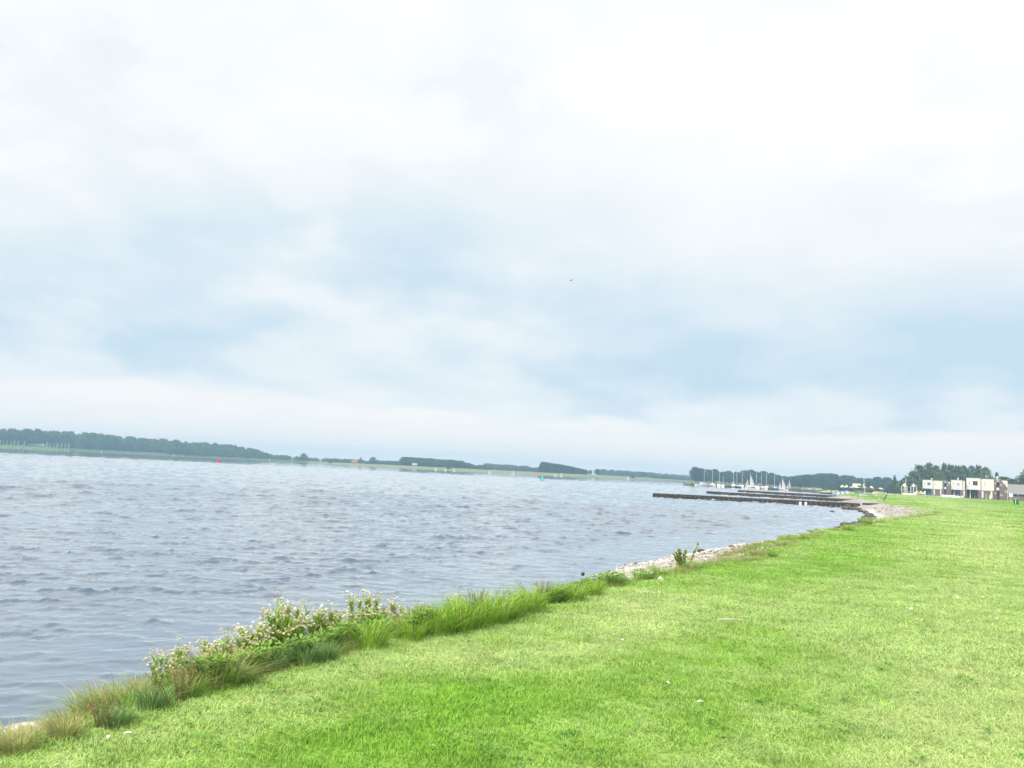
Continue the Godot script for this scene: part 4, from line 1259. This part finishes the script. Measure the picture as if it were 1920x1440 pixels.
	part("cloth", Shape.new().prism([Vector2(-0.3, 0.45), Vector2(0.02, 0.25), Vector2(0.3, 0.6), Vector2(0.32, 1.3), Vector2(0.4, 1.85), Vector2(0.12, 1.4), Vector2(-0.22, 1.3)], 0.04, 0.06), mat_plain(Color(0.70, 0.66, 0.42), 0.8, 0.2), fg)
	var wp := Shape.new().lathe([[0.0, -0.2], [0.05, -0.2], [0.05, 1.55], [0.0, 1.6]], 6)
	top("garden_post", wp, white, "thin white post before the nearest apartments, left of the yellow banner", "post", Vector3(124.0, 1.0, -222.0))
	var lm := thing("street_lamp", "pale lamp post rising behind the low house", "lamp", Vector3(178.8, 1.0, -300.0))
	part("post", Shape.new().tube([Vector3(0, -0.2, 0), Vector3(0, 8.6, 0)], [0.22, 0.16], 8), mat_plain(Color(0.5, 0.5, 0.47)), lm)
	part("lamp_head", Shape.new().box(Vector3(0.3, 8.65, 0), Vector3(0.9, 0.14, 0.3)), paint.grey, lm)
	# playground
	var timber := mat_plain(Color(0.36, 0.33, 0.29), 0.8, 0.2)
	var pale := mat_plain(Color(0.66, 0.68, 0.70), 0.6, 0.3)
	var k := 0
	for p in [[138.9, -300.0], [137.4, -290.0]]:
		var o := thing("play_tower", ["left play tower with white pointed roof beside the tall pole", "right play tower with white pointed roof nearer the apartments"][k], "play tower", Vector3(p[0], 1.0, p[1]), 0.3, "play towers")
		for c in [[-1, -1], [1, -1], [1, 1], [-1, 1]]:
			part("post", Shape.new().box(Vector3(c[0] * 0.6, 1.5, c[1] * 0.6), Vector3(0.16, 3.0, 0.16)), pale, o)
		part("roof", Shape.new().lathe([[0.92, 3.0], [0.86, 3.08], [0.12, 3.75], [0.03, 4.0], [0.0, 4.0]], 4), paint.white, o)
		part("platform", Shape.new().box(Vector3(0, 1.15, 0), Vector3(1.36, 0.12, 1.36)), timber, o)
		for i in 5: part("board", Shape.new().box(Vector3(-0.5 + i * 0.25, 1.55, 0.62), Vector3(0.18, 0.66, 0.05)), [timber, paint.dark][k], o)
		part("slide", Shape.new().prism([Vector2(-0.3, 0.1), Vector2(0.3, 0.1), Vector2(0.3, 1.2), Vector2(-0.3, 1.2)], 0.72, 0.80), [timber, pale][k], o)
		k += 1
	var br := thing("rope_bridge", "sagging rope bridge between the two play towers", "bridge", Vector3(138.3, 1.0, -295.2), 1.72)
	for sd in [-0.4, 0.4]: part("rope", Shape.new().tube([Vector3(-4.2, 1.5, sd), Vector3(-1.5, 1.05, sd), Vector3(1.5, 1.25, sd), Vector3(4.2, 2.1, sd)], [0.05, 0.05, 0.05, 0.05], 5), timber, br)
	for i in 11:
		var t := i / 10.0
		part("tread", Shape.new().box(Vector3(lerpf(-3.9, 3.9, t), 1.35 - 0.55 * sin(PI * t) + 0.45 * t, 0), Vector3(0.3, 0.05, 0.8)), timber, br)
	top("flag_pole", Shape.new().tube([Vector3(0, -0.2, 0), Vector3(0, 3, 0), Vector3(0, 5.6, 0)], [0.13, 0.12, 0.09], 7), pale, "tall pale pole between the two play towers", "pole", Vector3(140.3, 1.0, -302.0))
	var fn := thing("play_fence", "low white fence panel at the foot of the play towers", "fence", Vector3(134.0, 1.0, -286.0), -0.35)
	for i in 9: part("slat", Shape.new().box(Vector3(-1.8 + i * 0.45, 0.35, 0), Vector3(0.40, 0.5, 0.05)), paint.white, fn)
	for i in 2: part("rail", Shape.new().box(Vector3(0, 0.2 + i * 0.3, -0.05), Vector3(4.1, 0.08, 0.045)), paint.white, fn)
	var eq := [[138.6, -291.0, "white", "white springy play animal right of the play towers"], [139.8, -291.0, "yellow", "yellow springy play animal between two white ones"], [141.2, -291.0, "white", "white springy play animal beside the farthest apartments"]]
	for e in eq:
		var o := thing("spring_rider", e[3], "play rider", Vector3(e[0], 1.0, e[1]), 0.4, "springy play animals")
		part("spring", Shape.new().lathe([[0.0, 0.0], [0.2, 0.0], [0.12, 0.2], [0.2, 0.3], [0.12, 0.45], [0.0, 0.5]], 10), paint.grey, o)
		part("body", Shape.new().prism([Vector2(-0.7, 0.5), Vector2(0.6, 0.5), Vector2(0.75, 1.2), Vector2(0.95, 1.5), Vector2(0.6, 1.55), Vector2(0.35, 1.0), Vector2(-0.4, 0.95), Vector2(-0.8, 1.15)], -0.22, 0.22), paint[e[2]], o)
		part("seat", Shape.new().box(Vector3(-0.1, 1.0, 0), Vector3(0.5, 0.08, 0.36)), paint.red, o)
	# campers and tents behind the scrub
	var cm := thing("camper_van", "white camper van parked among scrub behind the beach", "camper", Vector3(163.0, land(163.0, -398.0) + 0.75, -398.0), -0.3)
	part("body", Shape.new().prism([Vector2(-2.6, 0.4), Vector2(2.6, 0.4), Vector2(2.75, 1.1), Vector2(2.0, 1.5), Vector2(2.2, 2.7), Vector2(-2.6, 2.7)], -1.05, 1.05), paint.white, cm)
	part("window", slab(-0.6, 1.1, 1.35, 1.95, 1.053, 1.075), paint.glass, cm)
	part("windscreen", slab(2.06, 2.12, 1.5, 2.0, -0.8, 0.8), paint.glass, cm)
	for wx in [-1.6, 1.7]:
		for sd in [-0.95, 0.95]: part("wheel", Shape.new().tube([Vector3(wx, 0.36, sd - 0.1), Vector3(wx, 0.36, sd + 0.1)], [0.36, 0.36], 12), paint.dark, cm)
	var tents := [[155.9, 2.4, 1.8, "white pointed tent left of a small white tent"], [157.8, 1.6, 2.0, "small white tent just left of the camper van"], [160.0, 2.6, 1.3, "low white tent beside the camper van's rear"], [166.5, 3.4, 1.7, "pale grey awning tent right of the camper van"], [169.4, 2.4, 2.0, "white tent beyond the dark little pine"], [173.6, 4.0, 1.4, "long low white tent at the foot of the wooded hill"]]
	for t in tents:
		var o := thing("tent", t[3], "tent", Vector3(t[0], land(t[0], -399.0) + 0.7, -399.0), -0.3, "tents behind the scrub")
		var w: float = t[1]
		var h: float = t[2]
		part("canvas", Shape.new().prism([Vector2(-w * 0.5, 0), Vector2(w * 0.5, 0), Vector2(w * 0.42, h * 0.5), Vector2(w * 0.06, h), Vector2(-w * 0.06, h), Vector2(-w * 0.42, h * 0.5)], -1.2, 1.2), paint.white, o)
		part("door_flap", slab(-w * 0.12, w * 0.12, 0.05, h * 0.6, 1.203, 1.22), paint.grey, o)
	var gc := thing("gear_box", "green covered equipment box on the grass before the scrub", "box", Vector3(106.6, land(106.6, -260.0), -260.0), 0.0)
	part("body", slab(-1.0, 1.0, 0.0, 0.7, -0.5, 0.5), paint.green, gc)
	part("lid", Shape.new().prism([Vector2(-1.06, 0.703), Vector2(1.06, 0.703), Vector2(0.9, 0.95), Vector2(-0.9, 0.95)], -0.55, 0.55), mat_plain(Color(0.10, 0.30, 0.16), 0.6, 0.3), gc)

# ---------------------------------------------------------------- trees
func crown_shape(form: Array, clumps: int, leaf: float, seed_: int) -> Shape:
	# leaf-sized faces in clumps through the crown of a tree one metre tall; form: half width at heights, bottom to top
	var s := Shape.new()
	var f := FastNoiseLite.new()
	f.seed = seed_
	f.frequency = 2.6
	for i in clumps:
		var t := rng.randf()
		var y := lerpf(form[0], 1.0, t)
		var q := t * (form.size() - 2)
		var k := int(q)
		var w := lerpf(form[1 + k], form[mini(2 + k, form.size() - 1)], q - k)
		var a := rng.randf() * TAU
		var r := w * sqrt(rng.randf_range(0.12, 1.0))
		var at := Vector3(cos(a) * r, y, sin(a) * r)
		var push := f.get_noise_3dv(at * 1.6)
		if push < -0.22 and r > w * 0.55: continue          # gaps between the boughs
		at += Vector3(cos(a), 0.5, sin(a)) * push * 0.10
		var tone := rng.randf_range(0.7, 1.3)
		for j in 9:
			var p := at + Vector3(rng.randfn(0, 1), rng.randfn(0, 0.8), rng.randfn(0, 1)) * 0.035
			var n := Vector3(rng.randf_range(-1, 1), rng.randf_range(-0.3, 1.4), rng.randf_range(-1, 1)).normalized()
			var u := n.cross(Vector3(rng.randf_range(-1, 1), rng.randf_range(-1, 1), rng.randf_range(-1, 1))).normalized() * leaf * rng.randf_range(0.6, 1.25)
			var v := n.cross(u) * rng.randf_range(0.6, 1.0)
			var g := tone * rng.randf_range(0.8, 1.2)
			s.tint = Color(g, g, g * rng.randf_range(0.85, 1.1))
			s.quad(p - u, p - v * 0.7, p + u, p + v * 0.7)
	return s

func trunk_shape(top_y: float, spread: float) -> Shape:
	var s := Shape.new()
	s.tint = Color.WHITE
	s.tube([Vector3(0, -0.03, 0), Vector3(0.005, 0.12, 0), Vector3(-0.004, top_y * 0.6, 0.004), Vector3(0.004, top_y, 0)], [0.024, 0.017, 0.013, 0.004], 7)
	for k in 6:
		var a := TAU * k / 6.0 + rng.randf_range(-0.4, 0.4)
		var y := top_y * rng.randf_range(0.32, 0.75)
		var d := Vector3(cos(a), 0, sin(a)) * spread * rng.randf_range(0.5, 0.9)
		s.tube([Vector3(0, y, 0), Vector3(d.x * 0.5, y + 0.08, d.z * 0.5), Vector3(d.x, y + 0.2, d.z)], [0.009, 0.006, 0.002], 5)
	return s

var crowns := []
var trunks := []
var whole := []

func make_trees() -> void:
	rng.seed = 91
	var forms := [[0.16, 0.14, 0.26, 0.31, 0.32, 0.28, 0.20, 0.05], [0.10, 0.12, 0.20, 0.24, 0.25, 0.23, 0.18, 0.10, 0.03], [0.22, 0.18, 0.34, 0.42, 0.40, 0.30, 0.08], [0.0, 0.34, 0.46, 0.5, 0.44, 0.30, 0.08], [0.05, 0.24, 0.22, 0.18, 0.13, 0.08, 0.02]]
	for i in forms.size():
		crowns.append(crown_shape(forms[i], [300, 300, 300, 260, 220][i], [0.034, 0.034, 0.036, 0.05, 0.03][i], 300 + i))
		trunks.append(trunk_shape(0.72 if i < 3 else 0.5, 0.3))
	for i in forms.size():
		# trunk and crown in one shape, for woods whose trees cannot be told apart
		var s := Shape.new()
		s.v = crowns[i].v.duplicate(); s.c = crowns[i].c.duplicate(); s.ix = crowns[i].ix.duplicate()
		var k := s.v.size()
		s.v.append_array(trunks[i].v)
		for q in trunks[i].v.size(): s.c.append(Color(1.6, 1.2, 1.3))
		for q in trunks[i].ix: s.ix.append(q + k)
		whole.append(s.mesh())
		crowns[i] = crowns[i].mesh()
		trunks[i] = trunks[i].mesh()

var leafy := {}

func leaf_mat(col: Color) -> StandardMaterial3D:
	if not leafy.has(col):
		var m := mat_tinted(0.75, 0.3, 0.35)
		m.albedo_color = col.linear_to_srgb()
		leafy[col] = m
	return leafy[col]

func tree(called: String, label: String, category: String, group: String, at: Vector3, h: float, wide: float, kind: int, col: Color) -> Node3D:
	var o := thing(called, label, category, at, rng.randf() * TAU, group)
	var b := part("trunk", trunks[kind], bark, o)
	var c := part("crown", crowns[kind], leaf_mat(col), o)
	for p in [b, c]: p.scale = Vector3(h * wide, h, h * wide)
	return o

var bark: StandardMaterial3D

func add_trees() -> void:
	make_trees()
	rng.seed = 95
	bark = mat_noise(1.0, 0.04, [[0.0, Color(0.06, 0.05, 0.04)], [1.0, Color(0.20, 0.17, 0.14)]], 55)
	var deep := Color(0.10, 0.15, 0.06)
	var light := Color(0.14, 0.20, 0.075)
	var olive := Color(0.10, 0.12, 0.040)
	# behind the apartments: x, z, height, width, kind, colour, label
	var row := [[189.6, -395.0, 13.0, 0.85, 0, deep, "leftmost broad dark tree of the row behind the apartments"], [195.8, -398.0, 14.3, 0.80, 0, deep, "tall rounded dark tree, highest at the left end of the row behind the apartments"], [200.3, -400.0, 13.4, 0.75, 0, deep, "tall dark tree right of the row's leftmost crown"], [190.8, -380.0, 10.2, 0.70, 2, light, "pale green lower tree in front of the tall dark row"], [203.8, -400.0, 14.4, 0.70, 1, deep, "tall upright tree where the row dips behind the farthest apartments"], [206.8, -400.0, 14.0, 0.75, 0, deep, "dark tree in the middle of the row, above the roof vents"], [209.7, -400.0, 13.6, 0.80, 1, deep, "upright tree right of the middle of the row behind the apartments"], [212.7, -400.0, 14.0, 0.75, 0, deep, "broad tree above the middle apartments"], [214.0, -395.0, 13.8, 0.75, 0, deep, "broad dark tree above the nearest apartments' left half"], [216.9, -395.0, 14.0, 0.80, 1, deep, "upright tree above the nearest apartments' right half"], [217.6, -390.0, 13.4, 0.75, 0, light, "paler tree ending the row above the stair tower"], [205.6, -360.0, 10.6, 0.50, 1, deep, "slim little tree alone right of the tall row"]]
	for r in row:
		tree("broadleaf_tree", r[6], "tree", "trees behind the apartments", Vector3(r[0], 0.9, r[1]), r[2], r[3], r[4], r[5])
	var bush := [[164.3, -370.0, 2.2, 1.20, 3, deep, "lowest dark bush at the left end of the hedge by the playground"], [166.2, -371.0, 4.0, 1.00, 3, deep, "second bush of the playground hedge"], [168.0, -372.0, 7.8, 0.70, 4, deep, "pointed conifer standing above the playground hedge"], [168.0, -365.0, 5.8, 0.90, 3, light, "grey-green bush right of the pointed conifer"], [170.0, -366.0, 6.8, 0.90, 3, deep, "rounded dark bush behind the play towers"], [172.0, -366.0, 7.4, 0.90, 3, light, "tall bush between the play towers and the tree row"], [175.8, -371.0, 9.6, 0.90, 2, deep, "small tree joining the hedge to the tall row"], [170.3, -352.0, 4.6, 1.00, 3, deep, "bush just left of the farthest apartments"]]
	for r in bush:
		tree("hedge_bush", r[6], "bush", "bushes by the playground", Vector3(r[0], 0.9, r[1]), r[2], r[3], r[4], r[5])
	var right := [[177.5, -302.0, 6.0, 1.10, 3, olive, "yellowish bush behind the low house's left end"], [176.2, -299.0, 7.2, 0.90, 3, deep, "dark bush behind the low house's roof"], [179.6, -298.0, 8.6, 0.80, 2, deep, "dark tree at the lamp post behind the low house"], [183.0, -300.0, 11.0, 0.90, 2, light, "pale willow-like tree at the right edge behind the low house"], [190.7, -330.0, 8.4, 1.10, 3, olive, "rounded bush between the tree row and the low house"]]
	for r in right:
		tree("garden_tree", r[6], "tree", "trees behind the low house", Vector3(r[0], 0.9, r[1]), r[2], r[3], r[4], r[5])
	for r in [[161.2, -390.0, 3.6, "dark little pine right behind the camper van"], [164.2, -390.0, 4.6, "dark little pine behind the dinghy's mast"]]:
		tree("young_pine", r[3], "tree", "young pines by the tents", Vector3(r[0], 1.2, r[1]), r[2], 1.1, 4, deep)
	# scrub on the marina's spit
	var xf := []
	var cols := []
	for n in 260:
		var z := -310.0 - 95.0 * rng.randf()
		var x := along(LAWN_EDGE, z) - 1.0 + 34.0 * rng.randf() * smoothstep(300.0, 330.0, -z)
		if x > 152.0 and z > -370.0: continue
		var h := rng.randf_range(0.7, 1.7)
		xf.append(Transform3D(Basis(Vector3.UP, rng.randf() * TAU).scaled(Vector3(h * 1.5, h, h * 1.5)), Vector3(x, land(x, z) - 0.1, z)))
		var k := rng.randf()
		cols.append(Color(0.09, 0.13, 0.045).lerp(Color(0.24, 0.21, 0.13), k))
	scatter("scrub", whole[3], mat_tinted(0.8, 0.2, 0.3), xf, cols, "low mixed scrub on the spit behind the beach", "scrub").set_meta("kind", "stuff")

# ---------------------------------------------------------------- the far shore
# bearing in degrees (left is negative), metres to the waterline, height of the bank, height of the wood on it
const SHORE := [[-42.0, 980.0, 3.4, 15.5], [-31.5, 980.0, 3.6, 15.5], [-28.0, 990.0, 3.6, 16.5], [-26.5, 1000.0, 3.0, 17.0], [-24.0, 1000.0, 2.4, 16.0], [-22.5, 1000.0, 3.0, 14.5], [-20.0, 980.0, 2.0, 14.5], [-17.8, 960.0, 2.0, 13.0], [-16.3, 940.0, 2.0, 9.5], [-15.3, 930.0, 2.0, 6.0], [-14.0, 920.0, 2.0, 5.0], [-13.0, 900.0, 2.0, 3.0], [-10.0, 850.0, 2.2, 0.0], [-8.0, 800.0, 2.4, 0.0], [-4.0, 760.0, 2.4, 0.0], [0.0, 740.0, 2.4, 0.0], [4.0, 760.0, 2.4, 0.0], [8.0, 820.0, 2.6, 0.0], [10.5, 900.0, 2.0, 0.0], [12.0, 1050.0, 1.5, 0.0], [14.0, 1200.0, 1.5, 0.0], [30.0, 1400.0, 1.5, 0.0]]

func polar(deg: float, d: float) -> Vector3:
	return Vector3(sin(deg_to_rad(deg)) * d, 0, -cos(deg_to_rad(deg)) * d)

func shore_at(deg: float, k: int) -> float:
	for i in SHORE.size() - 1:
		if deg <= SHORE[i + 1][0]:
			return lerpf(SHORE[i][k], SHORE[i + 1][k], (deg - SHORE[i][0]) / (SHORE[i + 1][0] - SHORE[i][0]))
	return SHORE[-1][k]

func add_far_shore() -> void:
	rng.seed = 131
	var s := Shape.new()
	var rows := 9
	var cols_n := 0
	var a := -42.0
	while a <= 30.0:
		var d := shore_at(a, 1) + 5.0 * wobble.get_noise_1d(a * 9.0)
		var h := shore_at(a, 2)
		var k := 0
		for q in [[-6.0, -0.5], [0.0, 0.12], [3.0, 0.5], [14.0, 0.55], [30.0, 1.0], [46.0, 1.0], [70.0, 0.75], [180.0, 0.8], [420.0, 1.0]]:
			var p := polar(a, d + q[0])
			p.y = h * q[1] + (0.25 * wobble.get_noise_2d(p.x * 0.2, p.z * 0.2) if k > 1 else 0.0)
			s.v.append(p)
			var n := patch.get_noise_2d(p.x * 0.06, p.z * 0.06)
			var g := Color(0.12, 0.17, 0.065) if a < -14.0 else Color(0.19, 0.205, 0.115)
			g = g.lerp(Color(0.16, 0.20, 0.07), clampf(n * 1.6 + (0.2 if k > 3 else 0.0), 0.0, 1.0))
			if k <= 4 and a > -27.0 and a < -13.0: g = Color(0.085, 0.11, 0.05)
			s.c.append(g)
			k += 1
		cols_n += 1
		a += 0.2
	for i in cols_n - 1:
		for k in rows - 1:
			var p := i * rows + k
			for j in [p, p + rows, p + rows + 1, p, p + rows + 1, p + 1]: s.ix.append(j)
	structure("far_shore", s.mesh(), mat_tinted(0.95, 0.2), "low grassy far shore across the lake")
	var m := mat_tinted(0.8, 0.25, 0.3)
	# the long wood on the left, its trees past telling apart
	var groups := [[], [], []]
	var tints := [[], [], []]
	for n in 1150:
		var b := lerpf(-42.0, -13.2, rng.randf())
		var hw := shore_at(b, 3)
		var back := rng.randf_range(30.0, 210.0) if b < -24.0 else rng.randf_range(14.0, 170.0)
		if b < -23.4 and b > -25.0 and back < 60.0: continue
		var p := polar(b, shore_at(b, 1) + back)
		p.y = shore_at(b, 2) * 0.8
		var h := hw * rng.randf_range(0.6, 1.12)
		if back < 45.0 and b > -24.0: h *= rng.randf_range(0.35, 0.75)
		var q := rng.randi() % 3
		groups[q].append(Transform3D(Basis(Vector3.UP, rng.randf() * TAU).scaled(Vector3(h * 1.15, h, h * 1.15)), p))
		tints[q].append(Color(0.09, 0.15, 0.055).lerp(Color(0.16, 0.22, 0.08), rng.randf()))
	for q in 3: scatter("distant_wood", whole[[0, 1, 2][q]], m, groups[q], tints[q], ["long dark wood on the left of the far shore", "upright trees mixed through the wood on the left of the far shore", "broad-crowned trees mixed through the wood on the left of the far shore"][q], "wood")
	# woods farther right: bearing from, to, extra distance, heights at both ends, number, label
	var woods := [[-13.5, 2.2, 210.0, 5.0, 5.6, 260, "thin pale tree line far behind the middle of the far shore"], [-11.6, -10.1, 90.0, 4.6, 4.4, 60, "small distant copse right of the left wood"], [-9.4, -7.2, 60.0, 2.8, 2.4, 70, "low distant hedge line in the middle of the far shore"], [-7.0, -3.0, 60.0, 8.6, 7.4, 190, "dark wood in the middle of the far shore"], [-3.0, -1.2, 60.0, 6.4, 3.0, 60, "lower tail of the middle wood"], [-1.5, 1.3, 420.0, 8.5, 8.0, 110, "paler wood far behind the middle of the far shore"], [6.0, 13.2, 330.0, 8.0, 7.5, 240, "distant low tree line right of the plantation"], [9.6, 12.6, 40.0, 3.0, 5.0, 120, "green scrub where the far shore ends"]]
	for w in woods:
		var xf := []
		var cl := []
		for n in w[5]:
			var t := rng.randf()
			var b := lerpf(w[0], w[1], t)
			var p := polar(b, shore_at(b, 1) + w[2] + 45.0 * rng.randf())
			p.y = shore_at(b, 2) * 0.7
			var h: float = lerpf(w[3], w[4], t) * rng.randf_range(0.75, 1.08)
			xf.append(Transform3D(Basis(Vector3.UP, rng.randf() * TAU).scaled(Vector3(h * 1.3, h, h * 1.3)), p))
			cl.append(Color(0.075, 0.12, 0.055).lerp(Color(0.115, 0.16, 0.07), rng.randf()))
		scatter("distant_wood", whole[2] if w[3] > 4.0 else whole[3], m, xf, cl, w[6], "wood")
	# the even-topped plantation, sloping down to the right
	var px := []
	var pc := []
	for n in 420:
		var t := rng.randf()
		var b := lerpf(2.05, 5.35, t)
		var p := polar(b, shore_at(b, 1) + 55.0 + 70.0 * rng.randf())
		p.y = 2.4
		var h := lerpf(9.6, 4.2, pow(t, 1.5)) * smoothstep(-0.03, 0.07, t) * rng.randf_range(0.94, 1.02)
		px.append(Transform3D(Basis(Vector3.UP, rng.randf() * TAU).scaled(Vector3(h * 0.9, h, h * 0.9)), p))
		pc.append(Color(0.06, 0.10, 0.045) * rng.randf_range(0.85, 1.15))
	scatter("distant_wood", whole[1], m, px, pc, "even-topped dark plantation sloping down to the right on the far shore", "wood")
	# the wood behind the marina: bearing and height of its top
	var tops := [[12.3, 9.5], [13.5, 9.0], [15.0, 9.4], [16.5, 9.8], [17.4, 8.0], [18.1, 6.6], [18.7, 7.8], [19.5, 8.6], [20.3, 10.4], [21.0, 9.6], [21.6, 10.0], [22.2, 8.2], [22.8, 7.8], [23.4, 9.2], [24.2, 8.4], [24.7, 6.0], [25.3, 3.0]]
	var mg := [[], []]
	var mt := [[], []]
	for n in 420:
		var t := rng.randf() * (tops.size() - 1)
		var k := int(t)
		var b := lerpf(tops[k][0], tops[k + 1][0], t - k)
		var p := polar(b, 690.0 + 90.0 * rng.randf())
		p.y = 0.8
		var h := lerpf(tops[k][1], tops[k + 1][1], t - k) * rng.randf_range(0.62, 1.1) * 1.08
		var q := rng.randi() % 2
		mg[q].append(Transform3D(Basis(Vector3.UP, rng.randf() * TAU).scaled(Vector3(h * 1.15, h, h * 1.15)), p))
		mt[q].append(Color(0.06, 0.10, 0.05).lerp(Color(0.09, 0.13, 0.06), rng.randf()))
	for q in 2: scatter("distant_wood", whole[[0, 2][q]], m, mg[q], mt[q], ["blue-hazed wood behind the marina", "round-topped trees mixed through the wood behind the marina"][q], "wood")
	var spit := Shape.new()
	for i in 40:
		var b0 := lerpf(11.9, 27.0, i / 40.0)
		var b1 := lerpf(11.9, 27.0, (i + 1) / 40.0)
		spit.tint = Color(0.13, 0.16, 0.06)
		spit.quad(polar(b0, 660.0), polar(b0, 682.0) + Vector3(0, 0.9, 0), polar(b1, 682.0) + Vector3(0, 0.9, 0), polar(b1, 660.0))
		spit.quad(polar(b0, 682.0) + Vector3(0, 0.9, 0), polar(b0, 860.0) + Vector3(0, 1.2, 0), polar(b1, 860.0) + Vector3(0, 1.2, 0), polar(b1, 682.0) + Vector3(0, 0.9, 0))
	structure("spit", spit.mesh(), mat_tinted(0.95, 0.2), "low green spit carrying the wood behind the marina")
	# single trees that stand out
	rng.seed = 133
	var deep := Color(0.05, 0.08, 0.038)
	for r in [[-13.4, 20.0, 8.0, 1.25, 2, "round tree standing out at the right end of the left wood"], [-11.7, 14.0, 3.2, 1.3, 3, "small dark bush by the water right of the left wood"], [-9.75, 40.0, 6.6, 1.0, 4, "dark pointed tree beside the orange-roofed farm"], [-8.95, 60.0, 7.2, 1.3, 2, "round tree right of the orange-roofed farm"], [-9.3, 60.0, 3.2, 1.0, 3, "little bush between the pointed and the round tree by the farm"], [5.5, 80.0, 5.0, 1.1, 2, "small round tree at the plantation's lower end"], [5.95, 80.0, 6.4, 1.2, 2, "umbrella-shaped tree just right of the plantation"], [9.0, 200.0, 7.0, 1.6, 2, "flat-topped tree above the distant low tree line"], [-4.0, 6.0, 3.0, 1.6, 3, "dark bush at the water behind the close sails"], [8.3, 6.0, 2.6, 1.8, 3, "dark bush on the beige bank by the rightmost far sail"]]:
		var p := polar(r[0], shore_at(r[0], 1) + r[1])
		p.y = shore_at(r[0], 2) * (0.8 if r[1] > 15.0 else 0.45)
		tree("far_tree", r[5], "tree", "single trees on the far shore", p, r[2], r[3], r[4], deep)
	var big := polar(12.35, 700.0)
	tree("far_tree", "high round tree at the left end of the wood behind the marina", "tree", "single trees on the far shore", big + Vector3(0, 0.8, 0), 11.5, 1.0, 2, deep)
	# the farm with the orange roof, and a pale house
	var wallm := mat_plain(Color(0.30, 0.25, 0.21))
	var orange := mat_plain(Color(0.36, 0.14, 0.08), 0.9, 0.2)
	for r in [[-10.15, 60.0, 5.5, "orange-roofed farmhouse among trees on the far shore", orange], [-6.2, 40.0, 4.6, "pale beige farmhouse before the middle wood on the far shore", mat_plain(Color(0.36, 0.29, 0.23))]]:
		var p := polar(r[0], shore_at(r[0], 1) + r[1])
		var o := thing("farmhouse", r[3], "building", p + Vector3(0, 1.8, 0), 0.1, "farmhouses on the far shore")
		var w: float = r[2]
		part("wall", slab(-w * 0.5, w * 0.5, -1.0, 1.4, -3.0, 3.0), wallm, o)
		part("roof", Shape.new().prism([Vector2(-3.4, 1.4), Vector2(3.4, 1.4), Vector2(0.2, 3.4), Vector2(-0.2, 3.4)], -w * 0.53, w * 0.53, Transform3D(Basis(Vector3(0, 0, -1), Vector3(0, 1, 0), Vector3(1, 0, 0)), Vector3.ZERO)), r[4], o)
		for u in [-1.5, 0.0, 1.5]: part("window", slab(u - 0.35, u + 0.35, 0.2, 1.1, 3.003, 3.05), paint.glass, o)
	# white trunks' camp at the far left: caravans under the trees
	var k := 0
	for b in [-29.15, -28.85, -28.55]:
		var p := polar(b, 1018.0)
		var o := thing("caravan", ["leftmost white caravan under the trees at the far left", "middle white caravan under the trees at the far left", "rightmost white caravan under the trees at the far left"][k], "caravan", p + Vector3(0, 3.6, 0), 0.5, "caravans under the far trees")
		part("body", Shape.new().prism([Vector2(-2.4, 0.4), Vector2(2.2, 0.4), Vector2(2.5, 1.4), Vector2(2.1, 2.5), Vector2(-2.2, 2.5), Vector2(-2.5, 1.2)], -1.1, 1.1), paint.white, o)
		part("window", slab(-1.2, 0.8, 1.3, 1.9, 1.103, 1.13), paint.glass, o)
		part("wheel", Shape.new().tube([Vector3(0, 0.32, 0.9), Vector3(0, 0.32, 1.15)], [0.32, 0.32], 10), paint.dark, o)
		k += 1
	# pale birch trunks in front of the leftmost wood
	var birch := mat_noise(1.5, 0.05, [[0.0, Color(0.45, 0.42, 0.40)], [1.0, Color(0.75, 0.73, 0.70)]], 58)
	var tr := Shape.new().tube([Vector3(0, -0.3, 0), Vector3(0.1, 4.5, 0), Vector3(0, 9.0, 0)], [0.42, 0.34, 0.2], 6).mesh()
	k = 0
	for i in 22:
		var b := -31.3 + i * 0.2 + rng.randf_range(-0.06, 0.06)
		if b > -29.35 and b < -28.4: continue
		var p := polar(b, 1008.0 + rng.randf_range(0.0, 9.0))
		var o := thing("birch_tree", "pale-trunked birch at the edge of the left wood, %s from the left" % ORDER[k], "tree", p + Vector3(0, 3.6, 0), 0.0, "birches at the edge of the left wood")
		var tk := part("trunk", tr, birch, o)
		tk.scale = Vector3(1, rng.randf_range(0.5, 0.62), 1)
		var cr := part("crown", crowns[0], leaf_mat(Color(0.07, 0.105, 0.045)), o, Vector3(0, 3.4, 0))
		cr.scale = Vector3(7.0, 8.5, 7.0)
		k += 1

func _ready() -> void:
	wobble.seed = 9
	wobble.frequency = 0.35
	patch.seed = 31
	patch.frequency = 0.16
	patch.fractal_octaves = 4
	patch2.seed = 32
	patch2.frequency = 0.9
	patch2.fractal_octaves = 3
	add_camera()
	add_light()
	add_ground()
	add_water()
	add_marina()
	add_far_shore_and_trees()
	add_apartments()
	add_groynes()
	add_turf()
	add_weeds()
	add_bank_plants()
	add_stones()
	add_lawn_bits()

func add_far_shore_and_trees() -> void:
	add_trees()
	add_far_shore()
